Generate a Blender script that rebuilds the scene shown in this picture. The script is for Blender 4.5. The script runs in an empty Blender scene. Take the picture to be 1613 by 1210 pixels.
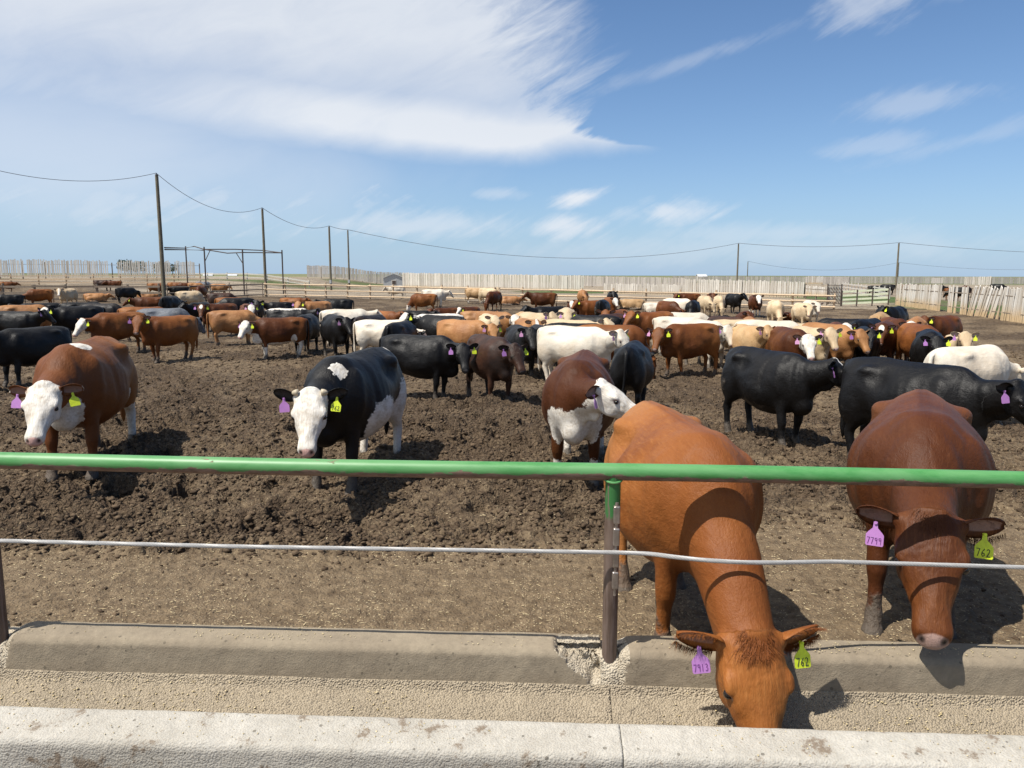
import bpy, bmesh, math, random
import numpy as np
from mathutils import Matrix, Vector
PI = math.pi
R = math.radians
scene = bpy.context.scene
COL = scene.collection
random.seed(7)
RNG = np.random.default_rng(11)

# ------------------------------------------------------------------ camera
HCAM = 2.3
FPX = 1200.0
PITCH = 8.11
cam_data = bpy.data.cameras.new('camera')
cam_data.sensor_width = 36.0
cam_data.lens = FPX / 1613.0 * 36.0
cam_data.clip_start = 0.05
cam_data.clip_end = 20000.0
cam = bpy.data.objects.new('camera', cam_data)
COL.objects.link(cam)
CM = Matrix.Translation((0, 0, HCAM)) @ Matrix.Rotation(R(90 - PITCH), 4, 'X') @ Matrix.Rotation(R(0.2), 4, 'Z')
cam.matrix_world = CM
scene.camera = cam

# ------------------------------------------------------------------ sun + sky
SUN_EL, SUN_AZ_SHADOW = 61.0, 31.0      # shadow falls to +X, a little away from the camera
se, sa = R(SUN_EL), R(SUN_AZ_SHADOW)
to_sun = Vector((-math.cos(se) * math.cos(sa), -math.cos(se) * math.sin(sa), math.sin(se)))
sd = bpy.data.lights.new('sun', 'SUN')
sd.energy = 5.0
sd.angle = R(0.5)
sd.color = (1.0, 0.95, 0.87)
sun = bpy.data.objects.new('sun', sd)
sun.rotation_euler = to_sun.to_track_quat('Z', 'Y').to_euler()
sun.location = (0, 0, 60)
COL.objects.link(sun)

scene.view_settings.view_transform = 'Standard'
scene.view_settings.look = 'None'
scene.view_settings.gamma = 1.0
scene.view_settings.exposure = 0.36
scene.view_settings.use_curve_mapping = False


class NT:
    """small helper to wire shader nodes"""
    def __init__(self, tree):
        self.t = tree
        tree.nodes.clear()

    def n(self, kind, **kw):
        nd = self.t.nodes.new(kind)
        for k, v in kw.items():
            setattr(nd, k, v)
        return nd

    def val(self, sock, v):
        if isinstance(v, bpy.types.NodeSocket):
            self.t.links.new(v, sock)
        elif v is not None:
            sock.default_value = v

    def math(self, op, a, b=None, c=None, clamp=False):
        nd = self.n('ShaderNodeMath', operation=op)
        nd.use_clamp = clamp
        self.val(nd.inputs[0], a)
        if b is not None: self.val(nd.inputs[1], b)
        if c is not None: self.val(nd.inputs[2], c)
        return nd.outputs[0]

    def vmath(self, op, a, b=None):
        nd = self.n('ShaderNodeVectorMath', operation=op)
        self.val(nd.inputs[0], a)
        if b is not None: self.val(nd.inputs[1], b)
        return nd.outputs[0]

    def sstep(self, x, lo, hi, a=0.0, b=1.0, smooth=True):
        nd = self.n('ShaderNodeMapRange')
        nd.interpolation_type = 'SMOOTHSTEP' if smooth else 'LINEAR'
        self.val(nd.inputs['Value'], x)
        self.val(nd.inputs['From Min'], lo); self.val(nd.inputs['From Max'], hi)
        self.val(nd.inputs['To Min'], a); self.val(nd.inputs['To Max'], b)
        return nd.outputs['Result']

    def mix(self, f, a, b, mode='MIX'):
        nd = self.n('ShaderNodeMix', data_type='RGBA', blend_type=mode)
        self.val(nd.inputs['Factor'], f)
        self.val(nd.inputs['A'] if False else nd.inputs[6], a if isinstance(a, bpy.types.NodeSocket) else (*a, 1.0) if len(a) == 3 else a)
        self.val(nd.inputs[7], b if isinstance(b, bpy.types.NodeSocket) else (*b, 1.0) if len(b) == 3 else b)
        return nd.outputs[2]

    def noise(self, vec, scale, detail=3.0, rough=0.5, dist=0.0, out='Fac'):
        nd = self.n('ShaderNodeTexNoise')
        if vec is not None: self.val(nd.inputs['Vector'], vec)
        nd.inputs['Scale'].default_value = scale
        nd.inputs['Detail'].default_value = detail
        nd.inputs['Roughness'].default_value = rough
        nd.inputs['Distortion'].default_value = dist
        return nd.outputs[out]

    def mapping(self, vec, loc=(0, 0, 0), rot=(0, 0, 0), sc=(1, 1, 1)):
        nd = self.n('ShaderNodeMapping')
        self.val(nd.inputs['Vector'], vec)
        nd.inputs['Location'].default_value = loc
        nd.inputs['Rotation'].default_value = rot
        nd.inputs['Scale'].default_value = sc
        return nd.outputs[0]


# ---- world: Nishita sky with cirrus mixed in by direction
world = bpy.data.worlds.new('World')
scene.world = world
world.use_nodes = True
w = NT(world.node_tree)
sky = w.n('ShaderNodeTexSky', sky_type='NISHITA')
sky.sun_disc = False
sky.sun_elevation = se
# sun_rotation: 0 = +Y, clockwise seen from above
sky.sun_rotation = math.atan2(to_sun.x, to_sun.y)
sky.altitude = 800.0
sky.air_density = 1.0
sky.dust_density = 0.15
sky.ozone_density = 3.5
tc = w.n('ShaderNodeTexCoord').outputs['Generated']
sep = w.n('ShaderNodeSeparateXYZ')
w.t.links.new(tc, sep.inputs[0])
DX, DY, DZ = sep.outputs
azr = w.math('ARCTAN2', DX, DY)
az = w.math('MULTIPLY', azr, 180 / PI)
el = w.math('MULTIPLY', w.math('ARCSINE', DZ), 180 / PI)
comb = w.n('ShaderNodeCombineXYZ')
w.t.links.new(az, comb.inputs[0]); w.t.links.new(el, comb.inputs[1])
AE = comb.outputs[0]


def streak(scale, rot=0.0, sx=1.0, sy=3.0, detail=5.0, rough=0.55, dist=0.4, seed=0.0):
    v = w.mapping(AE, rot=(0, 0, R(rot)))
    v = w.mapping(v, loc=(seed, seed * 1.7, 0), sc=(sx * scale, sy * scale, 1))
    return w.noise(v, 1.0, detail, rough, dist)


def ell(cx, cy, rx, ry, rot=0.0):
    """1 at the centre falling to 0 at the ellipse and below outside"""
    c, s = math.cos(R(rot)), math.sin(R(rot))
    dx = w.math('SUBTRACT', az, cx); dy = w.math('SUBTRACT', el, cy)
    a = w.math('ADD', w.math('MULTIPLY', dx, c / rx), w.math('MULTIPLY', dy, s / rx))
    b = w.math('ADD', w.math('MULTIPLY', dx, -s / ry), w.math('MULTIPLY', dy, c / ry))
    q = w.math('SQRT', w.math('ADD', w.math('MULTIPLY', a, a), w.math('MULTIPLY', b, b)))
    return w.math('SUBTRACT', 1.0, q)




def curve(x, pts, lo, hi):
    """piecewise function of an angle; returns values already scaled back to degrees"""
    nd = w.n('ShaderNodeFloatCurve')
    c = nd.mapping.curves[0]
    xs = [(p[0] - lo) / (hi - lo) for p in pts]; ymin = min(p[1] for p in pts); ymax = max(p[1] for p in pts)
    ys = [(p[1] - ymin) / (ymax - ymin) for p in pts]
    while len(c.points) < len(pts): c.points.new(0.5, 0.5)
    for q, a, b in zip(c.points, xs, ys): q.location = (a, b)
    nd.mapping.update()
    w.val(nd.inputs['Value'], w.sstep(x, lo, hi, smooth=False))
    return w.math('ADD', w.math('MULTIPLY', nd.outputs[0], ymax - ymin), ymin)


n_big = streak(0.045, rot=-18, sx=1.0, sy=2.2, seed=3.1)
n_fine = streak(0.12, rot=-24, sx=1.0, sy=3.2, detail=7, rough=0.62, seed=9.4, dist=0.8)
n_fib = streak(0.30, rot=-30, sx=0.5, sy=3.6, detail=6, rough=0.62, seed=1.4, dist=0.7)
n_puff = streak(0.16, rot=0, sx=1.0, sy=1.6, detail=6, rough=0.58, seed=5.5, dist=0.3)
low_edge = curve(az, ((-40, 6.6), (-30, 6.9), (-20, 7.2), (-10, 7.5), (-2, 7.5), (4, 8.3), (7.5, 8.5), (11, 8.9)), -40, 11)
right_edge = curve(el, ((6.5, 1.0), (7.8, 6.2), (8.7, 11.0), (9.3, 8.4), (10.3, 5.2), (12, 3.8), (15, 4.6), (19, 3.2), (26, 0.5)), 6.5, 26)
below = w.math('SUBTRACT', el, low_edge)
inside_r = w.math('SUBTRACT', right_edge, az)
jit = w.math('MULTIPLY', w.math('SUBTRACT', n_puff, 0.5), 2.6)
jfib = w.math('MULTIPLY', w.math('ADD', w.math('MULTIPLY', w.math('SUBTRACT', n_fib, 0.5), 1.0), w.math('SUBTRACT', n_fine, 0.5)), 9.0)
softlow = w.sstep(az, -32.0, 0.0, 5.0, 2.0)
e_low = w.sstep(w.math('DIVIDE', w.math('ADD', below, w.math('MULTIPLY', jit, .55)), softlow), -0.15, 1.0)
soft_r = w.sstep(el, 9.5, 16.0, 1.2, 8.0)
e_right = w.sstep(w.math('DIVIDE', w.math('ADD', inside_r, w.math('MULTIPLY', w.math('ADD', jfib, jit), w.sstep(el, 8.5, 13.0, 0.12, 1.0))), soft_r), -0.45, 0.9)
body = w.math('MULTIPLY', e_low, e_right)
# the bright lower band and the thinner, greyer veil above it
bandc = curve(az, ((-40, 10.5), (-24, 11.5), (-10, 10.6), (0, 9.6), (8, 8.8)), -40, 8)
band = w.math('SUBTRACT', 1.0, w.math('ABSOLUTE', w.math('DIVIDE', w.math('ADD', w.math('SUBTRACT', el, bandc), w.math('MULTIPLY', jit, .4)), 2.6)))
band = w.math('MULTIPLY', w.sstep(band, 0.0, 0.8), w.sstep(az, -26.0, -10.0, .15, 1.0))
topw = w.sstep(w.math('ADD', el, w.math('MULTIPLY', jit, .8)), 12.0, 16.5)
dens_in = w.math('ADD', w.sstep(az, -34.0, -8.0, .50, .60), w.math('MULTIPLY', w.math('MAXIMUM', band, w.math('MULTIPLY', topw, .9)), 0.42))
dens_in = w.math('ADD', dens_in, w.math('MULTIPLY', w.math('SUBTRACT', n_fine, .5), .45))
cl = w.math('MULTIPLY', body, dens_in, clamp=True)
veil = w.math('MULTIPLY', w.sstep(w.math('ADD', ell(-34, 8.0, 34, 8.5, 0), w.math('MULTIPLY', w.math('SUBTRACT', n_big, 0.5), 0.9)), 0.0, 0.9), 0.55)
cl = w.math('MAXIMUM', cl, veil)
small = None
for (cx, cy, rx, ry, rot, k) in ((5.0, 5.6, 2.6, 0.75, 12, .95), (11.2, 4.6, 4.6, 1.1, 2, .7), (4.0, 3.6, 3.2, 1.1, 4, .8), (-1.0, 5.9, 2.0, .5, 0, .35),
                            (24.3, 17.6, 3.4, 2.0, 10, .55), (28.8, 17.2, 2.4, .9, 8, .25), (27.0, 11.0, 5.2, .9, 4, .36), (25.0, 8.6, 3.2, .7, 6, .28), (12.5, 14.6, 7, .6, 14, .26), (30.5, 8.6, 6.0, .6, 12, .22), (19.0, 3.0, 10, .9, 0, .30),
                            (-8.0, 3.6, 12, 1.3, 0, .5), (-26.0, 5.0, 16, 2.6, 0, .5), (20, 2.0, 24, 1.2, 0, .25)):
    g = w.math('ADD', ell(cx, cy, rx * 1.25, ry * 1.25, rot), w.math('ADD', w.math('MULTIPLY', w.math('SUBTRACT', n_puff, 0.5), 1.9), w.math('MULTIPLY', w.math('SUBTRACT', n_fib, 0.5), 1.3)))
    g = w.math('MULTIPLY', w.sstep(g, 0.05, 1.0), k)
    small = g if small is None else w.math('MAXIMUM', small, g)
cl = w.math('MAXIMUM', cl, small)
dens = w.math('MULTIPLY', 0.97, cl, clamp=True)
up_only = w.sstep(el, -1.0, 0.5)
dens = w.math('MULTIPLY', dens, up_only)
# the upper left veil is a little greyer than the bright lower edge
grey = w.sstep(w.math('ADD', el, w.math('MULTIPLY', az, 0.12)), 6.0, 16.0)
cloudcol = w.mix(grey, (8.2, 8.6, 9.2), (7.3, 7.8, 8.6))
skytint = w.mix(1.0, sky.outputs[0], (0.92, 1.08, 1.22), 'MULTIPLY')
hz = w.math('POWER', 2.718, w.math('MULTIPLY', w.math('MAXIMUM', el, 0.0), -0.16))
skytint = w.mix(w.math('MULTIPLY', hz, 0.92), skytint, (4.0, 5.5, 7.5))
mx = w.mix(dens, skytint, cloudcol)
bg = w.n('ShaderNodeBackground')
w.t.links.new(mx, bg.inputs['Color'])
bg.inputs['Strength'].default_value = 0.078
wo = w.n('ShaderNodeOutputWorld')
w.t.links.new(bg.outputs[0], wo.inputs[0])


# ------------------------------------------------------------------ helpers
CAMP = Vector((0, 0, HCAM))


def ray(px, py):
    d = Vector(((px - 806.5) / FPX, -(py - 605.0) / FPX, -1.0))
    return (CM.to_3x3() @ d).normalized()


def at_z(px, py, z):
    d = ray(px, py)
    t = (z - HCAM) / d.z
    return CAMP + d * t


def at_y(px, py, y):
    d = ray(px, py)
    return CAMP + d * (y / d.y)


def sst(x, a, b):
    t = np.clip((np.asarray(x, dtype=float) - a) / (b - a), 0, 1)
    return t * t * (3 - 2 * t)


def ground_low(x, y):
    """smooth ground height: apron flat, trampled bank, bank at far left"""
    x = np.asarray(x, dtype=float); y = np.asarray(y, dtype=float)
    left = 1 - sst(x, -0.6, 2.4)
    z = 0.24 * sst(y, 6.0, 9.4) * (1 - sst(y, 9.8, 13.4)) * (0.2 + 0.8 * left) - 0.20 * sst(y, 10.5, 15.5) * (1 - sst(y, 45, 58)) * (1 - sst(x, 13, 20))
    z = z + 1.45 * sst(y, 88, 116) * sst(-x, 30, 45)
    return z


def tag(o, label=None, cat=None, group=None, kind=None):
    if label: o['label'] = label
    if cat: o['category'] = cat
    if group: o['group'] = group
    if kind: o['kind'] = kind
    return o


def link(o, parent=None):
    COL.objects.link(o)
    if parent is not None:
        o.parent = parent
    return o


def empty(name, loc=(0, 0, 0), rz=0.0, label=None, cat=None, group=None):
    o = bpy.data.objects.new(name, None)
    o.empty_display_size = 0.2
    o.location = loc
    o.rotation_euler = (0, 0, rz)
    link(o)
    return tag(o, label, cat, group)


def mesh_np(name, co, faces_flat, totals, smooth=True):
    me = bpy.data.meshes.new(name)
    nv, nl, nf = len(co), len(faces_flat), len(totals)
    me.vertices.add(nv)
    me.vertices.foreach_set('co', np.asarray(co, dtype=np.float32).ravel())
    me.loops.add(nl)
    me.loops.foreach_set('vertex_index', np.asarray(faces_flat, dtype=np.int32))
    me.polygons.add(nf)
    totals = np.asarray(totals, dtype=np.int32)
    starts = np.zeros(nf, dtype=np.int32)
    starts[1:] = np.cumsum(totals)[:-1]
    me.polygons.foreach_set('loop_start', starts)
    me.polygons.foreach_set('loop_total', totals)
    me.update(calc_edges=True)
    me.validate()
    if smooth:
        me.polygons.foreach_set('use_smooth', np.ones(len(me.polygons), dtype=bool))
    return me


class MB:
    """mesh builder collecting simple shapes into ONE mesh"""
    def __init__(self):
        self.v = []; self.f = []

    def add(self, verts, faces):
        b = len(self.v)
        self.v.extend([tuple(p) for p in verts])
        self.f.extend([tuple(i + b for i in q) for q in faces])

    def box(self, c, size, rz=0.0, rot=None):
        sx, sy, sz = [s / 2 for s in size]
        m = rot if rot is not None else Matrix.Rotation(rz, 3, 'Z')
        vs = []
        for dx, dy, dz in ((-1, -1, -1), (1, -1, -1), (1, 1, -1), (-1, 1, -1), (-1, -1, 1), (1, -1, 1), (1, 1, 1), (-1, 1, 1)):
            vs.append(Vector(c) + m @ Vector((dx * sx, dy * sy, dz * sz)))
        self.add(vs, ((0, 3, 2, 1), (4, 5, 6, 7), (0, 1, 5, 4), (1, 2, 6, 5), (2, 3, 7, 6), (3, 0, 4, 7)))

    def bar(self, a, b, w, h, up=Vector((0, 0, 1))):
        """rectangular bar from a to b"""
        a = Vector(a); b = Vector(b)
        t = (b - a).normalized()
        s = t.cross(up)
        if s.length < 1e-4: s = Vector((1, 0, 0))
        s.normalize(); u = s.cross(t).normalized()
        vs = []
        for p in (a, b):
            for i, j in ((-1, -1), (1, -1), (1, 1), (-1, 1)):
                vs.append(p + s * (i * w / 2) + u * (j * h / 2))
        self.add(vs, ((3, 2, 1, 0), (4, 5, 6, 7), (0, 1, 5, 4), (1, 2, 6, 5), (2, 3, 7, 6), (3, 0, 4, 7)))

    def tube(self, pts, rad, n=10, cap=True):
        pts = [Vector(p) for p in pts]
        if not hasattr(rad, '__len__'): rad = [rad] * len(pts)
        prev = None; rings = []
        for i, p in enumerate(pts):
            t = (pts[min(i + 1, len(pts) - 1)] - pts[max(i - 1, 0)]).normalized()
            if prev is None:
                s = t.cross(Vector((0, 0, 1)))
                if s.length < 1e-3: s = t.cross(Vector((0, 1, 0)))
            else:
                s = prev - t * prev.dot(t)
            s.normalize(); prev = s
            u = s.cross(t)
            rings.append([p + (s * math.cos(k * 2 * PI / n) + u * math.sin(k * 2 * PI / n)) * rad[i] for k in range(n)])
        vs = [q for r in rings for q in r]
        fs = []
        for i in range(len(rings) - 1):
            for k in range(n):
                k2 = (k + 1) % n
                fs.append((i * n + k, i * n + k2, (i + 1) * n + k2, (i + 1) * n + k))
        if cap:
            fs.append(tuple(range(n - 1, -1, -1)))
            b = (len(rings) - 1) * n
            fs.append(tuple(range(b, b + n)))
        self.add(vs, fs)

    def build(self, name, mat, parent=None, smooth=False, loc=None):
        me = bpy.data.meshes.new(name)
        me.from_pydata(self.v, [], self.f)
        bm = bmesh.new(); bm.from_mesh(me)
        bmesh.ops.recalc_face_normals(bm, faces=bm.faces)
        bm.to_mesh(me); bm.free()
        if smooth:
            for p in me.polygons: p.use_smooth = True
            if hasattr(me, 'set_sharp_from_angle'):
                me.set_sharp_from_angle(angle=R(40))
        me.materials.append(mat)
        o = bpy.data.objects.new(name, me)
        if loc is not None: o.location = loc
        return link(o, parent)


# ---- numpy noise
_perm = np.random.default_rng(3).permutation(256)
_perm = np.concatenate([_perm, _perm, _perm])
_ga = np.random.default_rng(4).uniform(0, 2 * PI, 256)
_gx, _gy = np.cos(_ga), np.sin(_ga)


def perlin(x, y, seed=0):
    x = np.asarray(x, dtype=float) + seed * 17.31; y = np.asarray(y, dtype=float) + seed * 5.77
    xi = np.floor(x).astype(int); yi = np.floor(y).astype(int)
    xf = x - xi; yf = y - yi
    u = xf ** 3 * (xf * (xf * 6 - 15) + 10); v = yf ** 3 * (yf * (yf * 6 - 15) + 10)

    def g(ix, iy, fx, fy):
        h = _perm[_perm[ix & 255] + (iy & 255)]
        return _gx[h] * fx + _gy[h] * fy
    a = g(xi, yi, xf, yf); b = g(xi + 1, yi, xf - 1, yf)
    c = g(xi, yi + 1, xf, yf - 1); d = g(xi + 1, yi + 1, xf - 1, yf - 1)
    return (a + u * (b - a)) * (1 - v) + (c + u * (d - c)) * v


def fbm(x, y, oct=4, seed=0, gain=0.5):
    s = 0; a = 1.0
    for o in range(oct):
        s = s + a * perlin(np.asarray(x) * 2 ** o, np.asarray(y) * 2 ** o, seed + o)
        a *= gain
    return s


_rx = np.random.default_rng(5).random(256); _ry = np.random.default_rng(6).random(256); _rz = np.random.default_rng(8).random(256)


def worley(x, y, seed=0):
    """F1 distance, F2 distance and the random value of the nearest cell"""
    x = np.asarray(x, dtype=float) + seed * 11.3; y = np.asarray(y, dtype=float) + seed * 7.9
    xi = np.floor(x).astype(int); yi = np.floor(y).astype(int)
    f1 = np.full(x.shape, 9.0); f2 = np.full(x.shape, 9.0); cr = np.zeros(x.shape)
    for dx in (-1, 0, 1):
        for dy in (-1, 0, 1):
            h = _perm[_perm[(xi + dx) & 255] + ((yi + dy) & 255)]
            d = np.hypot(xi + dx + _rx[h] - x, yi + dy + _ry[h] - y)
            near = d < f1
            f2 = np.where(near, f1, np.minimum(f2, d))
            cr = np.where(near, _rz[h], cr)
            f1 = np.where(near, d, f1)
    return f1, f2, cr


# ------------------------------------------------------------------ materials
def new_mat(name):
    m = bpy.data.materials.new(name)
    m.use_nodes = True
    t = NT(m.node_tree)
    out = t.n('ShaderNodeOutputMaterial')
    b = t.n('ShaderNodeBsdfPrincipled')
    t.t.links.new(b.outputs[0], out.inputs[0])
    return m, t, b


def bump(t, b, h, strength, dist):
    nd = t.n('ShaderNodeBump')
    nd.inputs['Strength'].default_value = strength
    nd.inputs['Distance'].default_value = dist
    t.val(nd.inputs['Height'], h)
    t.t.links.new(nd.outputs[0], b.inputs['Normal'])


def simple_mat(name, col, rough=0.6, var=0.15, scale=8.0, metal=0.0, spec=0.5, bumpd=0.0):
    m, t, b = new_mat(name)
    oc = t.n('ShaderNodeTexCoord').outputs['Object']
    n = t.noise(oc, scale, 5, 0.6)
    f = t.sstep(n, 0.25, 0.75, 1 - var, 1 + var, smooth=False)
    c = t.vmath('SCALE', (*col,)); 
    sc = t.t.nodes[-1] if False else c.node
    t.val(sc.inputs['Scale'], f)
    t.t.links.new(c, b.inputs['Base Color'])
    b.inputs['Roughness'].default_value = rough
    b.inputs['Metallic'].default_value = metal
    b.inputs['Specular IOR Level'].default_value = spec
    if bumpd > 0: bump(t, b, n, 0.6, bumpd)
    return m


MAT = {}


def board_mat(name, pale, tan, dark, low=0.0, high=1.0):
    """weathered slab boards: each board its own tone, grain along the board, tan towards the foot"""
    m, t, b = new_mat(name)
    geo = t.n('ShaderNodeNewGeometry')
    isl = geo.outputs['Random Per Island']
    pos = t.n('ShaderNodeTexCoord').outputs['Object']
    grain = t.noise(t.mapping(pos, sc=(14, 14, 1.2)), 1.0, 5, 0.6)
    blot = t.noise(pos, 1.3, 4, 0.6)
    c = t.mix(t.sstep(isl, 0.0, 1.0, 0.0, 1.0, smooth=False), pale, dark)
    z = t.n('ShaderNodeSeparateXYZ'); t.t.links.new(pos, z.inputs[0])
    zz = t.math('ADD', z.outputs[2], t.math('MULTIPLY', t.math('SUBTRACT', blot, 0.5), 0.8 * (high - low)))
    ft = t.sstep(zz, low, high, 1.0, 0.0)
    c = t.mix(ft, c, tan)
    k = t.sstep(grain, 0.25, 0.75, 0.72, 1.2, smooth=False)
    s = t.n('ShaderNodeVectorMath', operation='SCALE'); t.val(s.inputs[0], c); t.val(s.inputs['Scale'], k)
    t.t.links.new(s.outputs[0], b.inputs['Base Color'])
    b.inputs['Roughness'].default_value = 0.85
    b.inputs['Specular IOR Level'].default_value = 0.2
    return m


MAT['slab'] = board_mat('weathered_board', (.66, .62, .55), (.50, .40, .28), (.46, .42, .36), 0.1, 0.6)
MAT['slab_tan'] = board_mat('weathered_board_tan', (.80, .76, .69), (.62, .45, .26), (.52, .46, .38), 0.25, 1.05)
MAT['slab_far'] = board_mat('weathered_board_far', (.50, .46, .41), (.42, .37, .31), (.34, .31, .28), -5, -4)
MAT['rail_wood'] = board_mat('rail_wood', (.66, .50, .33), (.5, .37, .24), (.46, .35, .24), -5, -4)
MAT['rail_dark'] = board_mat('rail_wood_dark', (.30, .24, .18), (.2, .15, .1), (.17, .135, .105), -5, -4)
MAT['pole'] = simple_mat('pole_wood', (.16, .14, .10), 0.85, 0.25, 3.0, spec=.2)
MAT['wire'] = simple_mat('wire_metal', (.10, .105, .12), 0.6, 0.05)
MAT['frame_steel'] = simple_mat('frame_steel', (.075, .055, .045), 0.7, 0.3)
MAT['gate_green'] = simple_mat('gate_paint', (.55, .58, .42), 0.5, 0.15)
MAT['white_rail'] = simple_mat('pale_rail', (.58, .54, .48), 0.7, 0.15)
MAT['tag_yellow'] = simple_mat('tag_yellow', (.62, .72, .03), 0.5, 0.25, 22)
MAT['tag_purple'] = simple_mat('tag_purple', (.42, .19, .47), 0.45, 0.08, 30)
MAT['tag_pink'] = simple_mat('tag_pink', (.55, .27, .45), 0.45, 0.08, 30)
MAT['ink'] = simple_mat('marker_ink', (.02, .02, .02), 0.5, 0.05)
MAT['ink_purple'] = simple_mat('marker_ink_faded', (.20, .06, .24), 0.5, 0.05)
MAT['eye'] = simple_mat('eye', (.012, .009, .008), 0.08, 0.05)
MAT['horn'] = simple_mat('horn', (.45, .38, .27), 0.5, 0.2, 20)
MAT['roof_metal'] = simple_mat('shed_roof', (.55, .56, .57), 0.5, 0.05)
MAT['grey_wall'] = simple_mat('shed_wall', (.38, .39, .39), 0.7, 0.1)

# ------------------------------------------------------------------ ground: one sheet to the horizon
def build_ground():
    A = 44.0
    fine = np.linspace(-A, A, 1250)
    coarse = np.linspace(A, 360 - A, 60)[1:-1]
    ang = np.concatenate([fine, coarse])
    rr = [0.4, 1.0, 1.6, 2.2, 2.8, 3.3, 3.6]
    r = 3.8
    while r < 16: rr.append(r); r *= 1.0024
    while r < 30: rr.append(r); r *= 1.004
    while r < 110: rr.append(r); r *= 1.0075
    while r < 9000: rr.append(r); r *= 1.10
    rr = np.array(rr)
    na, nr = len(ang), len(rr)
    Rg, Ag = np.meshgrid(rr, np.radians(ang), indexing='ij')
    X = (Rg * np.sin(Ag)).ravel(); Y = (Rg * np.cos(Ag)).ravel(); rad = Rg.ravel()
    Z = ground_low(X, Y)
    # trampled manure: clods, hoof holes, ridges
    left = 1 - sst(X, -0.4, 2.6)
    edge = 5.75 + 0.9 * (1 - left) + 0.5 * fbm(X * 0.8, Y * 0.8, 3, 2)
    rough = sst(Y, edge, edge + 0.9) * (0.78 + 0.22 * left)
    rough = rough * (1 - 0.25 * sst(Y, 14, 24))
    rough = rough * (.50 + .62 * sst(fbm(X * .45, Y * .32, 3, 83), -.28, .30))
    pen = (Y > 4.0) & (rad < 110)
    fade = 1 - sst(rad, 60, 105)
    zz = np.zeros_like(Z)
    xs, ys = X[pen], Y[pen]
    wx = xs + 0.10 * perlin(xs * 4, ys * 4, 21); wy = ys + 0.10 * perlin(xs * 4, ys * 4, 22)
    big = fbm(xs * 0.55, ys * 0.55, 3, 5) * 0.10
    mid = fbm(xs * 2.1, ys * 2.1, 5, 9, 0.62) * 0.10
    f1, f2, cr = worley(wx * 2.4, wy * 2.4, 1)
    hole = np.where(cr > 0.62, -0.26 * (1 - sst(f1, 0.10, 0.44)), 0.0) + np.where(cr < 0.25, 0.10 * (1 - sst(f1, 0.1, 0.6)), 0.0)
    c1, c2, cc = worley(wx * 7.5, wy * 7.5, 3)
    clod = (0.105 * np.sqrt(np.clip(1 - (c1 / 0.75) ** 2, 0, 1)) - 0.055) * (0.30 + 0.9 * cc)
    e1, e2, ec = worley(wx * 19, wy * 19, 4)
    g1, g2, gc = worley(wx * 34 + .5 * perlin(wx * 20, wy * 20, 77), wy * 34, 7)
    fineclod = 0.030 * (np.sqrt(np.clip(1 - (g1 / 0.8) ** 2, 0, 1)) - .5) * gc + (0.062 * np.sqrt(np.clip(1 - (e1 / 0.75) ** 2, 0, 1)) - 0.03) * (0.2 + ec)
    ap = 0.012 * fbm(xs * 5, ys * 5, 4, 31, 0.65) + 0.16 * fineclod
    rough_p = rough[pen]
    farfade = np.clip(1.25 - rad[pen] / 40, 0.45, 1)
    micro = .016 * fbm(xs * 30, ys * 30, 2, 61) * (1 - sst(rad[pen], 12, 22))
    fineclod = fineclod + micro
    zz[pen] = ((big + mid + hole + clod * (0.6 + 0.8 * np.clip(0.5 + perlin(xs * .9, ys * .9, 40), 0, 1)) + fineclod) * rough_p + ap * (1 - rough_p)) * farfade
    Z = Z + zz * fade
    # low rise along the foot of the right windbreak
    dist_r = np.abs((X - 24.1) * 0.974 - (Y - 35.8) * 0.2267)
    Z = Z + np.where((Y > 20) & (Y < 62), 0.16 * np.exp(-(dist_r / 1.6) ** 2), 0) * (1 + 0.3 * perlin(X * .5, Y * .5, 50))
    Z = np.where(Y < 3.95 - X * 0.0436, np.minimum(Z, -0.32), Z)
    # far country: a low swell
    Z = Z + 7.0 * sst(rad, 900, 2600) * (0.3 + 0.5 * np.clip(perlin(X / 900, Y / 900, 60) + 0.2, 0, 1)) * (Y > 0)
    co = np.stack([X, Y, Z], 1)
    i = np.arange(nr - 1)[:, None]; j = np.arange(na)[None, :]
    j2 = (j + 1) % na
    q = np.stack([i * na + j, i * na + j2, (i + 1) * na + j2, (i + 1) * na + j], -1).reshape(-1, 4)[:, ::-1]
    c0 = len(co)
    co = np.vstack([co, [[0, 0, -0.32]]])
    tri = np.stack([np.full(na, c0), np.arange(na), (np.arange(na) + 1) % na], 1)[:, ::-1]
    flat = np.concatenate([q.ravel(), tri.ravel()])
    tot = np.concatenate([np.full(len(q), 4), np.full(len(tri), 3)])
    me = mesh_np('ground', co, flat, tot)
    # zones: R apron, G grass, B dry dusty land outside the pen, A field
    g = np.zeros((len(co), 4), dtype=np.float32)
    g[:-1, 0] = 1 - rough
    gx, gy = X, Y
    grass = np.zeros_like(X)
    for (cx, cy, rx, ry) in ((10, 108, 11, 9), (37, 82, 8, 19), (-31, 178, 14, 14), (-75, 128, 60, 9), (36, 52, 9, 15)):
        grass = np.maximum(grass, 1 - np.hypot((gx - cx) / rx, (gy - cy) / ry))
    grass = np.clip(grass * 3 + 0.6 * fbm(gx * .15, gy * .15, 3, 71), 0, 1) * (grass > 0)
    g[:-1, 1] = grass
    penline = 80 + (gx + 25.7) * (-26 / 48.0)
    g[:-1, 2] = sst(gy - penline, 0.5, 4) * (1 - grass)
    g[:-1, 3] = sst(rad, 220, 330)
    at = me.attributes.new('zone', 'FLOAT_COLOR', 'POINT')
    at.data.foreach_set('color', g.ravel())
    m, t, b = new_mat('trampled_manure')
    z = t.n('ShaderNodeAttribute', attribute_name='zone')
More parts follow.
